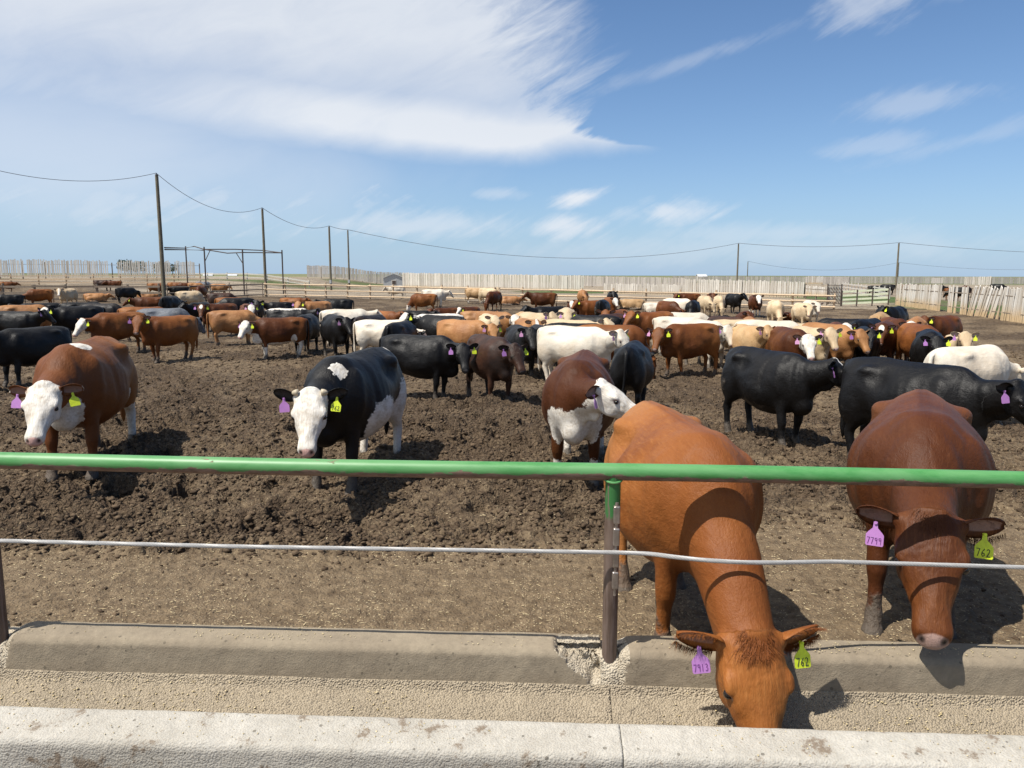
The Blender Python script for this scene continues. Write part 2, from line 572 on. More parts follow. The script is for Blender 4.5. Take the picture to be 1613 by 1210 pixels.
    zs = t.n('ShaderNodeSeparateColor'); t.t.links.new(z.outputs['Color'], zs.inputs[0])
    pos = t.n('ShaderNodeTexCoord').outputs['Object']
    n1 = t.noise(pos, 0.7, 5, 0.6); n2 = t.noise(pos, 9.0, 6, 0.65); n3 = t.noise(pos, 60.0, 4, 0.6)
    mud = t.mix(t.sstep(n1, 0.3, 0.7), (.049, .031, .0185), (.090, .060, .036))
    mud = t.mix(t.sstep(n2, 0.35, 0.7), mud, (.148, .104, .064))
    apron = t.mix(t.sstep(n2, 0.3, 0.7), (.122, .085, .05), (.235, .172, .104))
    ap = t.sstep(t.math('ADD', zs.outputs[0], t.math('MULTIPLY', t.math('SUBTRACT', n2, .5), .5)), 0.25, 0.85)
    c = t.mix(ap, mud, apron)
    # scattered straw and grain flecks
    vor = t.n('ShaderNodeTexVoronoi'); t.val(vor.inputs['Vector'], t.mapping(pos, sc=(1, 1.7, 1))); vor.inputs['Scale'].default_value = 58
    vs = t.n('ShaderNodeSeparateColor'); t.t.links.new(vor.outputs['Color'], vs.inputs[0])
    fl = t.math('MULTIPLY', t.math('GREATER_THAN', vs.outputs[0], 0.80), t.math('LESS_THAN', vor.outputs['Distance'], 0.30))
    patch = t.sstep(t.noise(pos, 1.6, 4, 0.6), 0.36, 0.62, 0.25, 1.0)
    flk = t.math('MULTIPLY', t.math('MULTIPLY', fl, patch), t.math('ADD', 0.30, t.math('MULTIPLY', ap, 0.7)))
    c = t.mix(flk, c, (.62, .52, .33))
    fl2 = t.math('MULTIPLY', t.math('GREATER_THAN', vs.outputs[1], 0.86), t.math('LESS_THAN', vor.outputs['Distance'], 0.40))
    c = t.mix(t.math('MULTIPLY', fl2, t.math('MULTIPLY', ap, .85)), c, (.07, .055, .04))
    dry = t.mix(t.sstep(n1, 0.3, 0.7), (.27, .215, .155), (.36, .30, .22))
    dry = t.mix(t.sstep(t.noise(t.mapping(pos, sc=(.05, .4, 1)), 1.0, 3), .45, .65), dry, (.17, .135, .10))
    c = t.mix(zs.outputs[2], c, dry)
    gr = t.mix(t.sstep(n2, 0.3, 0.7), (.05, .085, .022), (.11, .14, .045))
    c = t.mix(zs.outputs[1], c, gr)
    fld = t.mix(t.sstep(t.noise(t.mapping(pos, sc=(.0015, .008, 1)), 1.0, 3, .5), .42, .58), (.085, .115, .045), (.20, .19, .10))
    c = t.mix(z.outputs['Alpha'], c, fld)
    t.t.links.new(c, b.inputs['Base Color'])
    b.inputs['Roughness'].default_value = 0.88
    b.inputs['Specular IOR Level'].default_value = 0.25
    wp = t.vmath('ADD', pos, t.vmath('SCALE', t.noise(pos, 11, 3, .6, out='Color'), None))
    wp.node.inputs[1].links[0].from_node.inputs['Scale'].default_value = .07
    va = t.n('ShaderNodeTexVoronoi'); t.val(va.inputs['Vector'], wp); va.inputs['Scale'].default_value = 24
    vb = t.n('ShaderNodeTexVoronoi'); t.val(vb.inputs['Vector'], wp); vb.inputs['Scale'].default_value = 55
    dome = t.math('ADD', t.math('MULTIPLY', va.outputs['Distance'], -1.0), t.math('MULTIPLY', vb.outputs['Distance'], -.5))
    h = t.math('ADD', t.math('MULTIPLY', n2, 0.6), t.math('MULTIPLY', n3, 0.6))
    h = t.math('ADD', h, t.math('MULTIPLY', dome, t.math('SUBTRACT', 1.0, t.math('MULTIPLY', ap, .75))))
    bump(t, b, h, 0.95, 0.05)
    me.materials.append(m)
    o = bpy.data.objects.new('ground', me)
    link(o); o['kind'] = 'structure'
    return co[:-1].reshape(nr, na, 3)[:, :, 2].copy(), rr, np.radians(ang[:1250])


GROUND = build_ground()


def gh(x, y):
    """true ground height with clods, from the sheet itself (vectorised)"""
    Zg, rr, an = GROUND
    r = np.hypot(x, y); a = np.arctan2(x, y)
    i = np.clip(np.searchsorted(rr, r), 1, len(rr) - 1)
    j = np.clip(np.round((a - an[0]) / (an[1] - an[0])).astype(int), 0, len(an) - 1)
    f = np.clip((r - rr[i - 1]) / (rr[i] - rr[i - 1]), 0, 1)
    return Zg[i - 1, j] * (1 - f) + Zg[i, j] * f


def lumps(name, label, X, Y, Z, S, mat, flat=.7, seed=1, sub=1):
    """many irregular crumbs lying loose, one object"""
    rng = np.random.default_rng(seed)
    bm = bmesh.new(); bmesh.ops.create_icosphere(bm, subdivisions=sub, radius=1.0)
    bv = np.array([v.co[:] for v in bm.verts]); bf = np.array([[v.index for v in f.verts] for f in bm.faces]); bm.free()
    n = len(X); k = len(bv)
    V = np.repeat(bv[None], n, 0) * (1 + rng.uniform(-.5, .5, (n, k, 1)))
    st = np.stack([rng.uniform(.7, 1.4, n), rng.uniform(.7, 1.4, n), rng.uniform(.6, 1.0, n) * flat], 1)
    V = V * st[:, None, :] * S[:, None, None]
    a = rng.uniform(0, 2 * PI, n); c, s_ = np.cos(a)[:, None], np.sin(a)[:, None]
    P = np.stack([V[..., 0] * c - V[..., 1] * s_, V[..., 0] * s_ + V[..., 1] * c, V[..., 2]], -1) + np.stack([X, Y, Z], 1)[:, None, :]
    F = (bf[None] + (np.arange(n) * k)[:, None, None]).reshape(-1, 3)
    me = mesh_np(name, P.reshape(-1, 3), F.ravel(), np.full(len(F), 3), smooth=False)
    me.materials.append(mat)
    o = bpy.data.objects.new(name, me); link(o); o['kind'] = 'stuff'
    if label: o['label'] = label
    return o


def crumb_mat(name, a, b_, c_):
    m, t, b = new_mat(name)
    isl = t.n('ShaderNodeNewGeometry').outputs['Random Per Island']
    pos = t.n('ShaderNodeTexCoord').outputs['Object']
    c = t.mix(isl, a, b_)
    c = t.mix(t.sstep(t.noise(pos, 25, 4, .6), .5, .75), c, c_)
    t.t.links.new(c, b.inputs['Base Color']); b.inputs['Roughness'].default_value = .9; b.inputs['Specular IOR Level'].default_value = .15
    bump(t, b, t.noise(pos, 70, 4, .65), .8, .01)
    return m


MAT['clod'] = crumb_mat('dry_clods', (.045, .030, .019), (.135, .095, .06), (.17, .123, .079))
MAT['straw'] = crumb_mat('straw_bits', (.40, .31, .18), (.58, .48, .30), (.30, .22, .13))
MAT['grain'] = crumb_mat('spilled_grain', (.55, .44, .24), (.66, .56, .36), (.40, .31, .17))


def scatter():
    rng = np.random.default_rng(77)
    n = 70000
    r = 5.6 * (30 / 5.6) ** (rng.random(n) ** 1.15); a = rng.uniform(-.66, .66, n)
    X, Y = r * np.sin(a), r * np.cos(a)
    left = 1 - sst(X, -.4, 2.6)
    edge = 5.6 + .9 * (1 - left)
    keep = (rng.random(n) < np.clip(sst(Y, edge, edge + .8), .06, 1)) & (Y > 4.4) & (perlin(X * 1.1, Y * 1.1, 91) + .45 * perlin(X * 4, Y * 4, 92) > -.18 - .2 * rng.random(n))
    X, Y, r = X[keep], Y[keep], r[keep]
    S = np.minimum(.006 + .0085 * rng.exponential(1.0, len(X)), .032) * (.75 + .035 * r) * np.where(Y < 6.0, .7, 1)
    lumps('manure_clods', None, X, Y, gh(X, Y) + S * .12, S, MAT['clod'], flat=.8, seed=5)
    # straw and hay bits
    n = 16000
    r = 4.2 * (18 / 4.2) ** rng.random(n); a = rng.uniform(-.68, .68, n)
    X, Y = r * np.sin(a), r * np.cos(a)
    keep = (Y > 4.25) & (perlin(X * 1.3, Y * 1.3, 95) + .5 * perlin(X * 4, Y * 4, 96) > rng.uniform(-.3, .35, n)) & (rng.random(n) < np.where(Y < 7, 1, .35))
    X, Y = X[keep], Y[keep]; n = len(X)
    Z = gh(X, Y) + .006
    L = .003 + .005 * rng.exponential(1, n).clip(0, 4); wd = rng.uniform(.0014, .0032, n); th = rng.uniform(0, PI, n); ti = rng.uniform(-.3, .3, n)
    dx, dy, dz = np.cos(th) * L, np.sin(th) * L, np.sin(ti) * L * .5
    px, py = -np.sin(th) * wd, np.cos(th) * wd
    P = np.stack([np.stack([X - dx - px, Y - dy - py, Z - dz], -1), np.stack([X + dx - px, Y + dy - py, Z + dz], -1), np.stack([X + dx + px, Y + dy + py, Z + dz], -1), np.stack([X - dx + px, Y - dy + py, Z - dz], -1), np.stack([X, Y, Z + wd * 1.5], -1)], 1).reshape(-1, 3)
    b5 = (np.arange(n) * 5)[:, None]
    F = np.concatenate([b5 + np.array([[0, 1, 4]]), b5 + np.array([[1, 2, 4]]), b5 + np.array([[2, 3, 4]]), b5 + np.array([[3, 0, 4]])], 0)
    me = mesh_np('straw_bits', P, F.ravel(), np.full(len(F), 3), smooth=False)
    me.materials.append(MAT['straw'])
    o = bpy.data.objects.new('straw_bits', me); link(o); o['kind'] = 'stuff'


scatter()

# ------------------------------------------------------------------ concrete feed bunk
BA = -2.5
BU = Vector((math.cos(R(BA)), math.sin(R(BA)), 0)); BV = Vector((-math.sin(R(BA)), math.cos(R(BA)), 0))
BO = Vector((0, 3.95, 0))
POST_U = 0.545
POST_S = 3.50


def bpt(u, v, z):
    p = BO + BU * u + BV * v
    return Vector((p.x, p.y, z))


def concrete(name, base, dark, agg=0.0, stain=0.0, pit=1.0):
    m, t, b = new_mat(name)
    pos = t.n('ShaderNodeTexCoord').outputs['Object']
    n1 = t.noise(pos, 2.2, 6, 0.62); n2 = t.noise(pos, 18, 6, 0.7); n3 = t.noise(pos, 120, 3, 0.6)
    c = t.mix(t.sstep(n1, 0.3, 0.7), base, dark)
    k = t.sstep(n2, 0.25, 0.75, 0.80, 1.18, smooth=False)
    s = t.n('ShaderNodeVectorMath', operation='SCALE'); t.val(s.inputs[0], c); t.val(s.inputs['Scale'], k)
    c = s.outputs[0]
    h = t.math('ADD', t.math('MULTIPLY', n2, .6), t.math('MULTIPLY', n3, .35))
    # bug holes
    vo = t.n('ShaderNodeTexVoronoi'); t.val(vo.inputs['Vector'], pos); vo.inputs['Scale'].default_value = 26
    vs = t.n('ShaderNodeSeparateColor'); t.t.links.new(vo.outputs['Color'], vs.inputs[0])
    hole = t.math('MULTIPLY', t.math('GREATER_THAN', vs.outputs[0], 0.52), t.math('LESS_THAN', vo.outputs['Distance'], t.math('MULTIPLY', t.math('POWER', vs.outputs[1], 1.6), 0.24)))
    c = t.mix(t.math('MULTIPLY', hole, .55 * pit), c, (.07, .06, .045))
    h = t.math('SUBTRACT', h, t.math('MULTIPLY', hole, 1.5 * pit))
    # hairline cracks, mostly upright
    wv = t.vmath('ADD', t.mapping(pos, sc=(1.1, 1.1, .18)), t.vmath('SCALE', t.noise(pos, 5, 4, .7, out='Color'), None))
    wv.node.inputs[1].links[0].from_node.inputs['Scale'].default_value = .16
    cv = t.n('ShaderNodeTexVoronoi', feature='DISTANCE_TO_EDGE'); t.val(cv.inputs['Vector'], wv); cv.inputs['Scale'].default_value = 1.25
    crack = t.math('LESS_THAN', cv.outputs['Distance'], .0022)
    crack = t.math('MULTIPLY', crack, t.math('GREATER_THAN', t.noise(pos, 1.6, 2), .56))
    c = t.mix(t.math('MULTIPLY', crack, .42), c, (.08, .065, .05))
    if agg > 0:
        va = t.n('ShaderNodeTexVoronoi'); t.val(va.inputs['Vector'], pos); va.inputs['Scale'].default_value = 75
        va.inputs['Randomness'].default_value = 1.0
        ac = t.n('ShaderNodeSeparateColor'); t.t.links.new(va.outputs['Color'], ac.inputs[0])
        va.inputs['Scale'].default_value = 95
        t.val(va.inputs['Vector'], t.vmath('ADD', t.mapping(pos, sc=(1, 1.25, 1)), t.vmath('SCALE', t.noise(pos, 7, 4, .7, out='Color'), None)))
        va.inputs['Vector'].links[0].from_node.inputs[1].links[0].from_node.inputs['Scale'].default_value = .02
        peb = t.mix(ac.outputs[0], (.27, .215, .145), (.50, .42, .31))
        peb = t.mix(t.math('GREATER_THAN', ac.outputs[1], .88), peb, (.14, .115, .09))
        msk = t.math('MULTIPLY', t.math('LESS_THAN', va.outputs['Distance'], .46), agg)
        c = t.mix(t.math('MULTIPLY', msk, .75), c, peb)
        h = t.math('ADD', h, t.math('MULTIPLY', t.math('SUBTRACT', .6, va.outputs['Distance']), 1.6 * agg))
    if stain > 0:
        st = t.sstep(t.noise(pos, 4.5, 7, .74), .56, .64)
        st = t.math('MULTIPLY', st, stain)
        c = t.mix(st, c, (.17, .125, .085))
    t.t.links.new(c, b.inputs['Base Color'])
    b.inputs['Roughness'].default_value = 0.9
    b.inputs['Specular IOR Level'].default_value = 0.25
    bump(t, b, h, 0.75, 0.012)
    return m


MAT['bunk_wall'] = concrete('bunk_wall_concrete', (.275, .228, .163), (.215, .175, .125))
MAT['bunk_floor'] = concrete('bunk_floor_aggregate', (.36, .30, .215), (.30, .25, .18), agg=1.0, pit=.5)
MAT['bunk_lip'] = concrete('bunk_lip_concrete', (.445, .42, .37), (.38, .355, .305), agg=.22, stain=.85, pit=1.2)
MAT['bunk_broken'] = concrete('broken_concrete', (.52, .46, .36), (.42, .36, .27), agg=.8)


def sweep(name, prof, u0, u1, du, mat, parent, rough, chip=None, seed=0, ends=True, origin=None):
    """sweep a (v,z) profile along the bunk with worn noise; chip(u, v, z) may push points away"""
    P = []
    for (a, b_) in zip(prof[:-1], prof[1:]):
        n = max(1, int(math.hypot(b_[0] - a[0], b_[1] - a[1]) / du))
        for k in range(n):
            P.append((a[0] + (b_[0] - a[0]) * k / n, a[1] + (b_[1] - a[1]) * k / n))
    P.append(prof[-1])
    P = np.array(P)
    # soften corners
    for _ in range(1):
        Q = P.copy(); Q[1:-1] = P[1:-1] * .5 + (P[:-2] + P[2:]) * .25; P = Q
    nu = max(2, int((u1 - u0) / du))
    U = np.linspace(u0, u1, nu)
    ug, pg = np.meshgrid(U, np.arange(len(P)), indexing='ij')
    v = P[pg, 0]; z = P[pg, 1]
    arc = np.concatenate([[0], np.cumsum(np.hypot(*np.diff(P, axis=0).T))])[pg]
    nrm = np.gradient(P, axis=0); nv = -nrm[:, 1]; nz = nrm[:, 0]
    L = np.hypot(nv, nz) + 1e-9; nv = (nv / L)[pg]; nz = (nz / L)[pg]
    d = rough * (1.2 * fbm(ug * 1.3, arc * 3 + seed, 3, seed + 1) + 0.8 * fbm(ug * 9, arc * 9 + seed, 3, seed + 2))
    v = v + nv * d; z = z + nz * d
    ug = ug.astype(float)
    v0_, z0_ = v.copy(), z.copy()
    if chip: ug, v, z = chip(ug, v, z)
    broken = np.hypot(v - v0_, z - z0_) > .012
    o0 = bpt(u0, 0, 0) if origin is None else origin
    pts = np.stack([BO.x + BU.x * ug + BV.x * v - o0.x, BO.y + BU.y * ug + BV.y * v - o0.y, z - o0.z], -1).reshape(-1, 3)
    m = len(P)
    i = np.arange(nu - 1)[:, None]; j = np.arange(m - 1)[None, :]
    q = np.stack([i * m + j, i * m + j + 1, (i + 1) * m + j + 1, (i + 1) * m + j], -1).reshape(-1, 4)
    flat = q.ravel(); tot = np.full(len(q), 4)
    caps = np.concatenate([np.arange(m)[::-1], (nu - 1) * m + np.arange(m)])
    flat = np.concatenate([flat, caps]); tot = np.concatenate([tot, [m, m]])
    me = mesh_np(name, pts, flat, tot)
    bm = bmesh.new(); bm.from_mesh(me); bmesh.ops.recalc_face_normals(bm, faces=bm.faces); bm.to_mesh(me); bm.free()
    me.materials.append(mat)
    if broken.any():
        me.materials.append(MAT['bunk_broken'])
        fb = broken[:-1, :-1].ravel() | broken[1:, 1:].ravel()
        me.polygons.foreach_set('material_index', np.concatenate([fb.astype(np.int32), np.zeros(len(me.polygons) - len(fb), dtype=np.int32)]))
    ob = bpy.data.objects.new(name, me)
    link(ob, parent)
    return ob


WALL_P = [(-.035, -.34), (-.035, .02), (-.010, .235), (.018, .262), (.19, .268), (.215, .245), (.215, -.34)]
FLOOR_P = [(-.56, -.34), (-.56, -.10), (-.46, -.13), (-.34, -.10), (-.14, .0), (-.06, .03), (-.038, .062), (-.031, .085), (-.02, .08), (-.005, -.34)]
LIP_P = [(-.76, -.34), (-.752, .118), (-.735, .145), (-.54, .170), (-.515, .158), (-.495, -.02), (-.495, -.34)]


def chip_right_end(u1):
    def f(u, v, z):
        t = np.clip((u - (u1 - .28)) / .26, 0, 1)
        zb = .30 - .25 * t ** 0.8 + .03 * fbm(u * 14, z * 14, 2, 5)
        dep = np.clip((z - zb) * 2.2, 0, 1) * (t > 0)
        dep = np.minimum(dep, .10 + .02 * fbm(u * 20, z * 20 + v * 20, 3, 8))
        wf1, wf2, wcr = worley(u * 26, (z + v) * 26, 6)
        r = (.030 * (wcr - .5) + .016 * fbm(u * 40, (z + v) * 40, 3, 12)) * (dep > .006) * np.where(v < .1, 1, .3)
        front = v < .12
        v2 = np.where(front, np.minimum(v + dep + r, .16), v)
        z2 = z - np.where((z > .22) & (t > 0), np.minimum(dep, .07) * np.clip(1 - (v - .0) / .2, 0, 1), 0) + r * (dep > .01)
        return u, v2, z2
    return f


def chip_left_end(u0):
    def f(u, v, z):
        t = np.clip(1 - (u - u0) / .10, 0, 1)
        e = .05 * t ** 2 * np.clip((z + .05) / .3, 0, 1)
        r = .008 * fbm(u * 30, (z + v) * 30, 2, 15) * t
        return u + .02 * fbm(z * 9, v * 9, 2, 16) * t, v + e * (v < .1) + r, z - .04 * t ** 2 * (z > .2) + r
    return f


def bunk_section(u0, u1, label, chips, seed):
    root = empty('concrete_feed_bunk', bpt((u0 + u1) / 2, 0, -.32), 0, label, 'feed bunk', 'feed bunk sections end to end')
    org = bpt((u0 + u1) / 2, 0, -.32)
    f = None
    def both(u, v, z):
        if 'l' in chips: u, v, z = chip_left_end(u0)(u, v, z)
        if 'r' in chips: u, v, z = chip_right_end(u1)(u, v, z)
        return u, v, z
    sweep('back_wall', WALL_P, u0, u1, .010, MAT['bunk_wall'], root, .0028, both, seed, origin=org)
    sweep('trough_floor', FLOOR_P, u0 - .0435, u1 + .0435, .012, MAT['bunk_floor'], root, .004, None, seed + 3, origin=org)
    sweep('front_lip', LIP_P, u0 - .043, u1 + .043, .011, MAT['bunk_lip'], root, .003, None, seed + 7, origin=org)
    return root


g_ = .045
bunk_section(POST_U - POST_S - 2.2, POST_U - POST_S - g_, 'short end of a concrete feed bunk left of the left steel post', 'r', 1)
bunk_section(POST_U - POST_S + g_, POST_U - g_, 'long concrete feed bunk with a broken corner at its right end', 'lr', 21)
bunk_section(POST_U + g_, POST_U + 5.2, 'concrete feed bunk where the two brown cattle eat', 'l', 41)
# rubble in the broken joints
for uj, lab in ((POST_U, 'crumbling pale concrete filling the joint under the middle post'), (POST_U - POST_S, 'crumbling pale concrete filling the joint under the left post')):
    sw = sweep('broken_joint', [(-.02, -.34), (-.02, .03), (.0, .11), (.02, .17), (.05, .21), (.2, .23), (.2, -.34)], uj - .05, uj + .05, .008, MAT['bunk_broken'], None, .014, None, 60, origin=bpt(uj, 0, -.32))
    sw.location = bpt(uj, 0, -.32)
    tag(sw, lab, 'concrete')


# ------------------------------------------------------------------ neck rail, posts, cable
def paint_mat():
    m, t, b = new_mat('green_paint_worn')
    pos = t.n('ShaderNodeTexCoord').outputs['Object']
    geo = t.n('ShaderNodeNewGeometry')
    nz = t.n('ShaderNodeSeparateXYZ'); t.t.links.new(geo.outputs['Normal'], nz.inputs[0])
    ps = t.mapping(pos, sc=(.45, 1.6, 1.6))
    n1 = t.noise(ps, 4.0, 6, .65, .5); n2 = t.noise(t.mapping(pos, sc=(.4, 1.5, 1.5)), 30, 5, .7)
    # the cattle rub the paint off underneath and in scuffs
    w_ = t.math('ADD', t.math('MULTIPLY', nz.outputs[2], -0.55), t.math('MULTIPLY', t.math('SUBTRACT', n1, .5), 1.15))
    w_ = t.math('ADD', w_, t.math('MULTIPLY', t.math('SUBTRACT', n2, .5), .45))
    worn = t.sstep(w_, .08, .14)
    scuff = t.sstep(t.math('ADD', n1, t.math('MULTIPLY', t.math('SUBTRACT', n2, .5), .5)), .645, .665)
    worn = t.math('MAXIMUM', worn, scuff)
    green = t.mix(t.sstep(n2, .3, .7), (.045, .205, .05), (.075, .26, .075))
    green = t.mix(t.sstep(n1, .35, .6), green, (.105, .28, .10))
    rust = t.mix(t.sstep(n2, .3, .7), (.11, .065, .045), (.23, .15, .11))
    t.t.links.new(t.mix(worn, green, rust), b.inputs['Base Color'])
    t.val(b.inputs['Roughness'], t.sstep(worn, 0, 1, .46, .8))
    bump(t, b, t.math('ADD', t.math('MULTIPLY', worn, -1.0), t.math('MULTIPLY', n2, .3)), .5, .003)
    return m


def post_mat():
    m, t, b = new_mat('post_steel_rust')
    pos = t.n('ShaderNodeTexCoord').outputs['Object']
    sx = t.n('ShaderNodeSeparateXYZ'); t.t.links.new(pos, sx.inputs[0])
    n1 = t.noise(t.mapping(pos, sc=(1, 1, .3)), 9, 6, .65); n2 = t.noise(t.mapping(pos, sc=(6, 6, .5)), 10, 4, .6)
    rust = t.mix(t.sstep(n1, .3, .7), (.085, .055, .040), (.185, .135, .105))
    rust = t.mix(t.sstep(n2, .4, .7), rust, (.17, .125, .105))
    h = t.math('ADD', sx.outputs[2], t.math('MULTIPLY', t.math('SUBTRACT', n1, .5), .28))
    g = t.sstep(h, .985, 1.02)
    spot = t.math('MULTIPLY', t.sstep(n1, .60, .66), t.sstep(sx.outputs[2], .28, .25))
    g = t.math('MULTIPLY', g, t.sstep(n2, .62, .52))
    c = t.mix(t.math('MAXIMUM', g, spot), rust, (.04, .165, .045))
    t.t.links.new(c, b.inputs['Base Color'])
    b.inputs['Roughness'].default_value = .55
    b.inputs['Metallic'].default_value = .25
    bump(t, b, n1, .4, .004)
    return m


MAT['paint'] = paint_mat(); MAT['post'] = post_mat()
MAT['steel_clip'] = simple_mat('worn_steel', (.33, .29, .26), .38, .3, 25, metal=.8)
MAT['cable'] = simple_mat('galvanised_cable', (.36, .355, .345), .55, .12, 40, metal=.15)


def rail_z(u):
    return 1.268 + (1.243 - 1.268) * (u + 3.1) / 5.85


rail_root = empty('green_pipe_rail', bpt(POST_U, .07, .0), 0, 'long green painted steel pipe rail above the feed bunk, welded on rusty posts', 'pipe rail')
ro = Vector(rail_root.location)
mb = MB()
us = np.linspace(-5.6, 6.2, 60)
mb.tube([bpt(u, .07, rail_z(u) + .004 * math.sin(u * 1.3)) - ro for u in us], .0465, 28)
mb.build('top_rail', MAT['paint'], rail_root, smooth=True)
for k, up in enumerate((POST_U - POST_S, POST_U, POST_U + POST_S)):
    mb = MB()
    mb.tube([bpt(up, .07, z) - ro for z in np.linspace(-.1, rail_z(up) - .02, 14)], .0415, 24)
    pst = mb.build('post', MAT['post'], rail_root, smooth=True)
    # weld bead where the post meets the rail
    wbm = MB()
    zr = rail_z(up) - .035
    wbm.tube([bpt(up + .047 * math.cos(a), .07 + .047 * math.sin(a), zr - .012 * abs(math.sin(a))) - ro for a in np.linspace(0, 2 * PI, 25)], .007, 8, cap=False)
    wbm.build('weld', MAT['paint'], pst, smooth=True)
    # a strip of four channel clips that holds the cable against the post
    cu, cvv = up + .018, .024
    clip = MB(); rod = MB()
    for q in range(4):
        zt = 1.085 - q * .122
        clip.box(bpt(cu, cvv - .012, zt - .05) - ro, (.036, .036, .098), R(BA))
    cl_ob = clip.build('cable_clips', MAT['steel_clip'], rail_root)
    bv = cl_ob.modifiers.new('bevel', 'BEVEL'); bv.width = .008; bv.segments = 3
    rod.tube([bpt(cu, cvv - .010, z) - ro for z in (1.10, .58)], .010, 10)
    rod.build('clip_rod', MAT['steel_clip'], rail_root, smooth=True)


def cable():
    path = [(-5.6, -.012, .84), (-3.1, -.012, .834), (-1.5, -.012, .825), (POST_U, -.014, .833), (.74, -.03, .836), (.86, -.10, .846), (1.0, -.135, .846), (1.18, -.135, .838), (1.36, -.10, .826), (1.7, -.03, .812), (2.0, -.008, .80), (2.8, -.012, .792), (POST_U + POST_S, -.014, .80), (6.2, -.012, .8)]
    pu = np.array([p[0] for p in path])
    N = 1500
    U = np.linspace(pu[0], pu[-1], N)
    V = np.interp(U, pu, [p[1] for p in path]); Z = np.interp(U, pu, [p[2] for p in path])
    ker = np.ones(15) / 15
    Z = np.convolve(np.pad(Z, 7, mode='edge'), ker, 'valid'); V = np.convolve(np.pad(V, 7, mode='edge'), ker, 'valid')
    m = MB(); org = bpt(0, 0, .8)
    for s in range(6):
        ph = s * PI / 3
        pts = [bpt(u, v + .0066 * math.cos(u * 62 + ph), z + .0066 * math.sin(u * 62 + ph)) - org for u, v, z in zip(U, V, Z)]
        m.tube(pts, .0052, 6)
    o = m.build('wire_rope_cable', MAT['cable'], None, smooth=True, loc=org)
    tag(o, 'twisted steel wire rope strung below the green rail', 'cable')



def spilled_feed():
    rng = np.random.default_rng(31)
    U = []; V = []; Z = []; S = []
    # crumbs on top of the back wall, in the trough and on the lip
    for n, (v0, v1), zf, k in ((700, (.03, .19), lambda v: .268 + 0 * v, .9), (1500, (-.33, -.04), lambda v: np.interp(v, [-.34, -.14, -.03], [-.10, .0, .055]) + .004, 1.2), (420, (-.72, -.55), lambda v: np.interp(v, [-.735, -.54], [.147, .171]), .9)):
        u = rng.uniform(-3.6, 4.2, n * 2); m = perlin(u * 1.4, u * 0 + v0 * 9, 33) > rng.uniform(-.35, .45, n * 2)
        u = u[m]; v = rng.uniform(v0, v1, len(u))
        U.append(u); V.append(v); Z.append(zf(v)); S.append(rng.uniform(.0018, .0048, len(u)) * k)
    U, V, Z, S = map(np.concatenate, (U, V, Z, S))
    ok = np.abs(U - POST_U + .2) > .28
    U, V, Z, S = U[ok], V[ok], Z[ok], S[ok]
    lumps('spilled_feed', None, BO.x + BU.x * U + BV.x * V, BO.y + BU.y * U + BV.y * V, Z + S * .3, S, MAT['grain'], flat=.6, seed=9)


spilled_feed()
cable()

# ------------------------------------------------------------------ background: fences, poles, frame, gates, shed
def gz(x, y):
    return float(ground_low(x, y))


def rail_fence(label, a, b, ha, hb, spacing, mat, nrails=3, plank=None, group='wooden rail fences', post_w=.16, round_rail=True, name='rail_fence', seed=1):
    a = Vector((a[0], a[1], 0)); b = Vector((b[0], b[1], 0))
    rnd = random.Random(seed)
    L = (b - a).length; n = max(2, int(round(L / spacing)))
    mid = (a + b) / 2
    root = empty(name, (mid.x, mid.y, gz(mid.x, mid.y)), 0, label, 'fence', group)
    o = Vector(root.location)
    tops = []
    for i in range(n + 1):
        p = a.lerp(b, i / n)
        h = ha + (hb - ha) * i / n
        g = gz(p.x, p.y)
        m = MB()
        lean = rnd.uniform(-.04, .04)
        m.tube([Vector((p.x, p.y, g - .3)) - o, Vector((p.x + lean, p.y, g + h + rnd.uniform(.05, .2))) - o], [post_w / 2, post_w / 2 * .93], 8)
        m.build('post', mat, root, smooth=True)
        tops.append((p, g, h))
    d = (b - a).normalized(); nrm = Vector((d.y, -d.x, 0))
    if nrm.dot(Vector((mid.x, mid.y, 0))) > 0: nrm = -nrm
    off = nrm * (post_w / 2 + .05)
    for r in range(nrails):
        m = MB()
        fr = [.93, .55, .18][r] if nrails == 3 else [.9, .4][r]
        for i in range(n):
            (p, g, h), (q, g2, h2) = tops[i], tops[i + 1]
            za = g + h * fr + rnd.uniform(-.03, .03); zb = g2 + h2 * fr + rnd.uniform(-.03, .03)
            jj = off * (1 + .15 * (i % 2))
            A_ = Vector((p.x, p.y, za)) + jj - d * .12; B_ = Vector((q.x, q.y, zb)) + jj + d * .12
            if plank and r in plank:
                m.bar(A_ - o, B_ - o, .05, plank[r])
            else:
                rr = rnd.uniform(.055, .075)
                m.tube([A_ - o, B_ - o], [rr, rr * .85], 8)
        m.build('rail', mat, root, smooth=not plank)
    return root


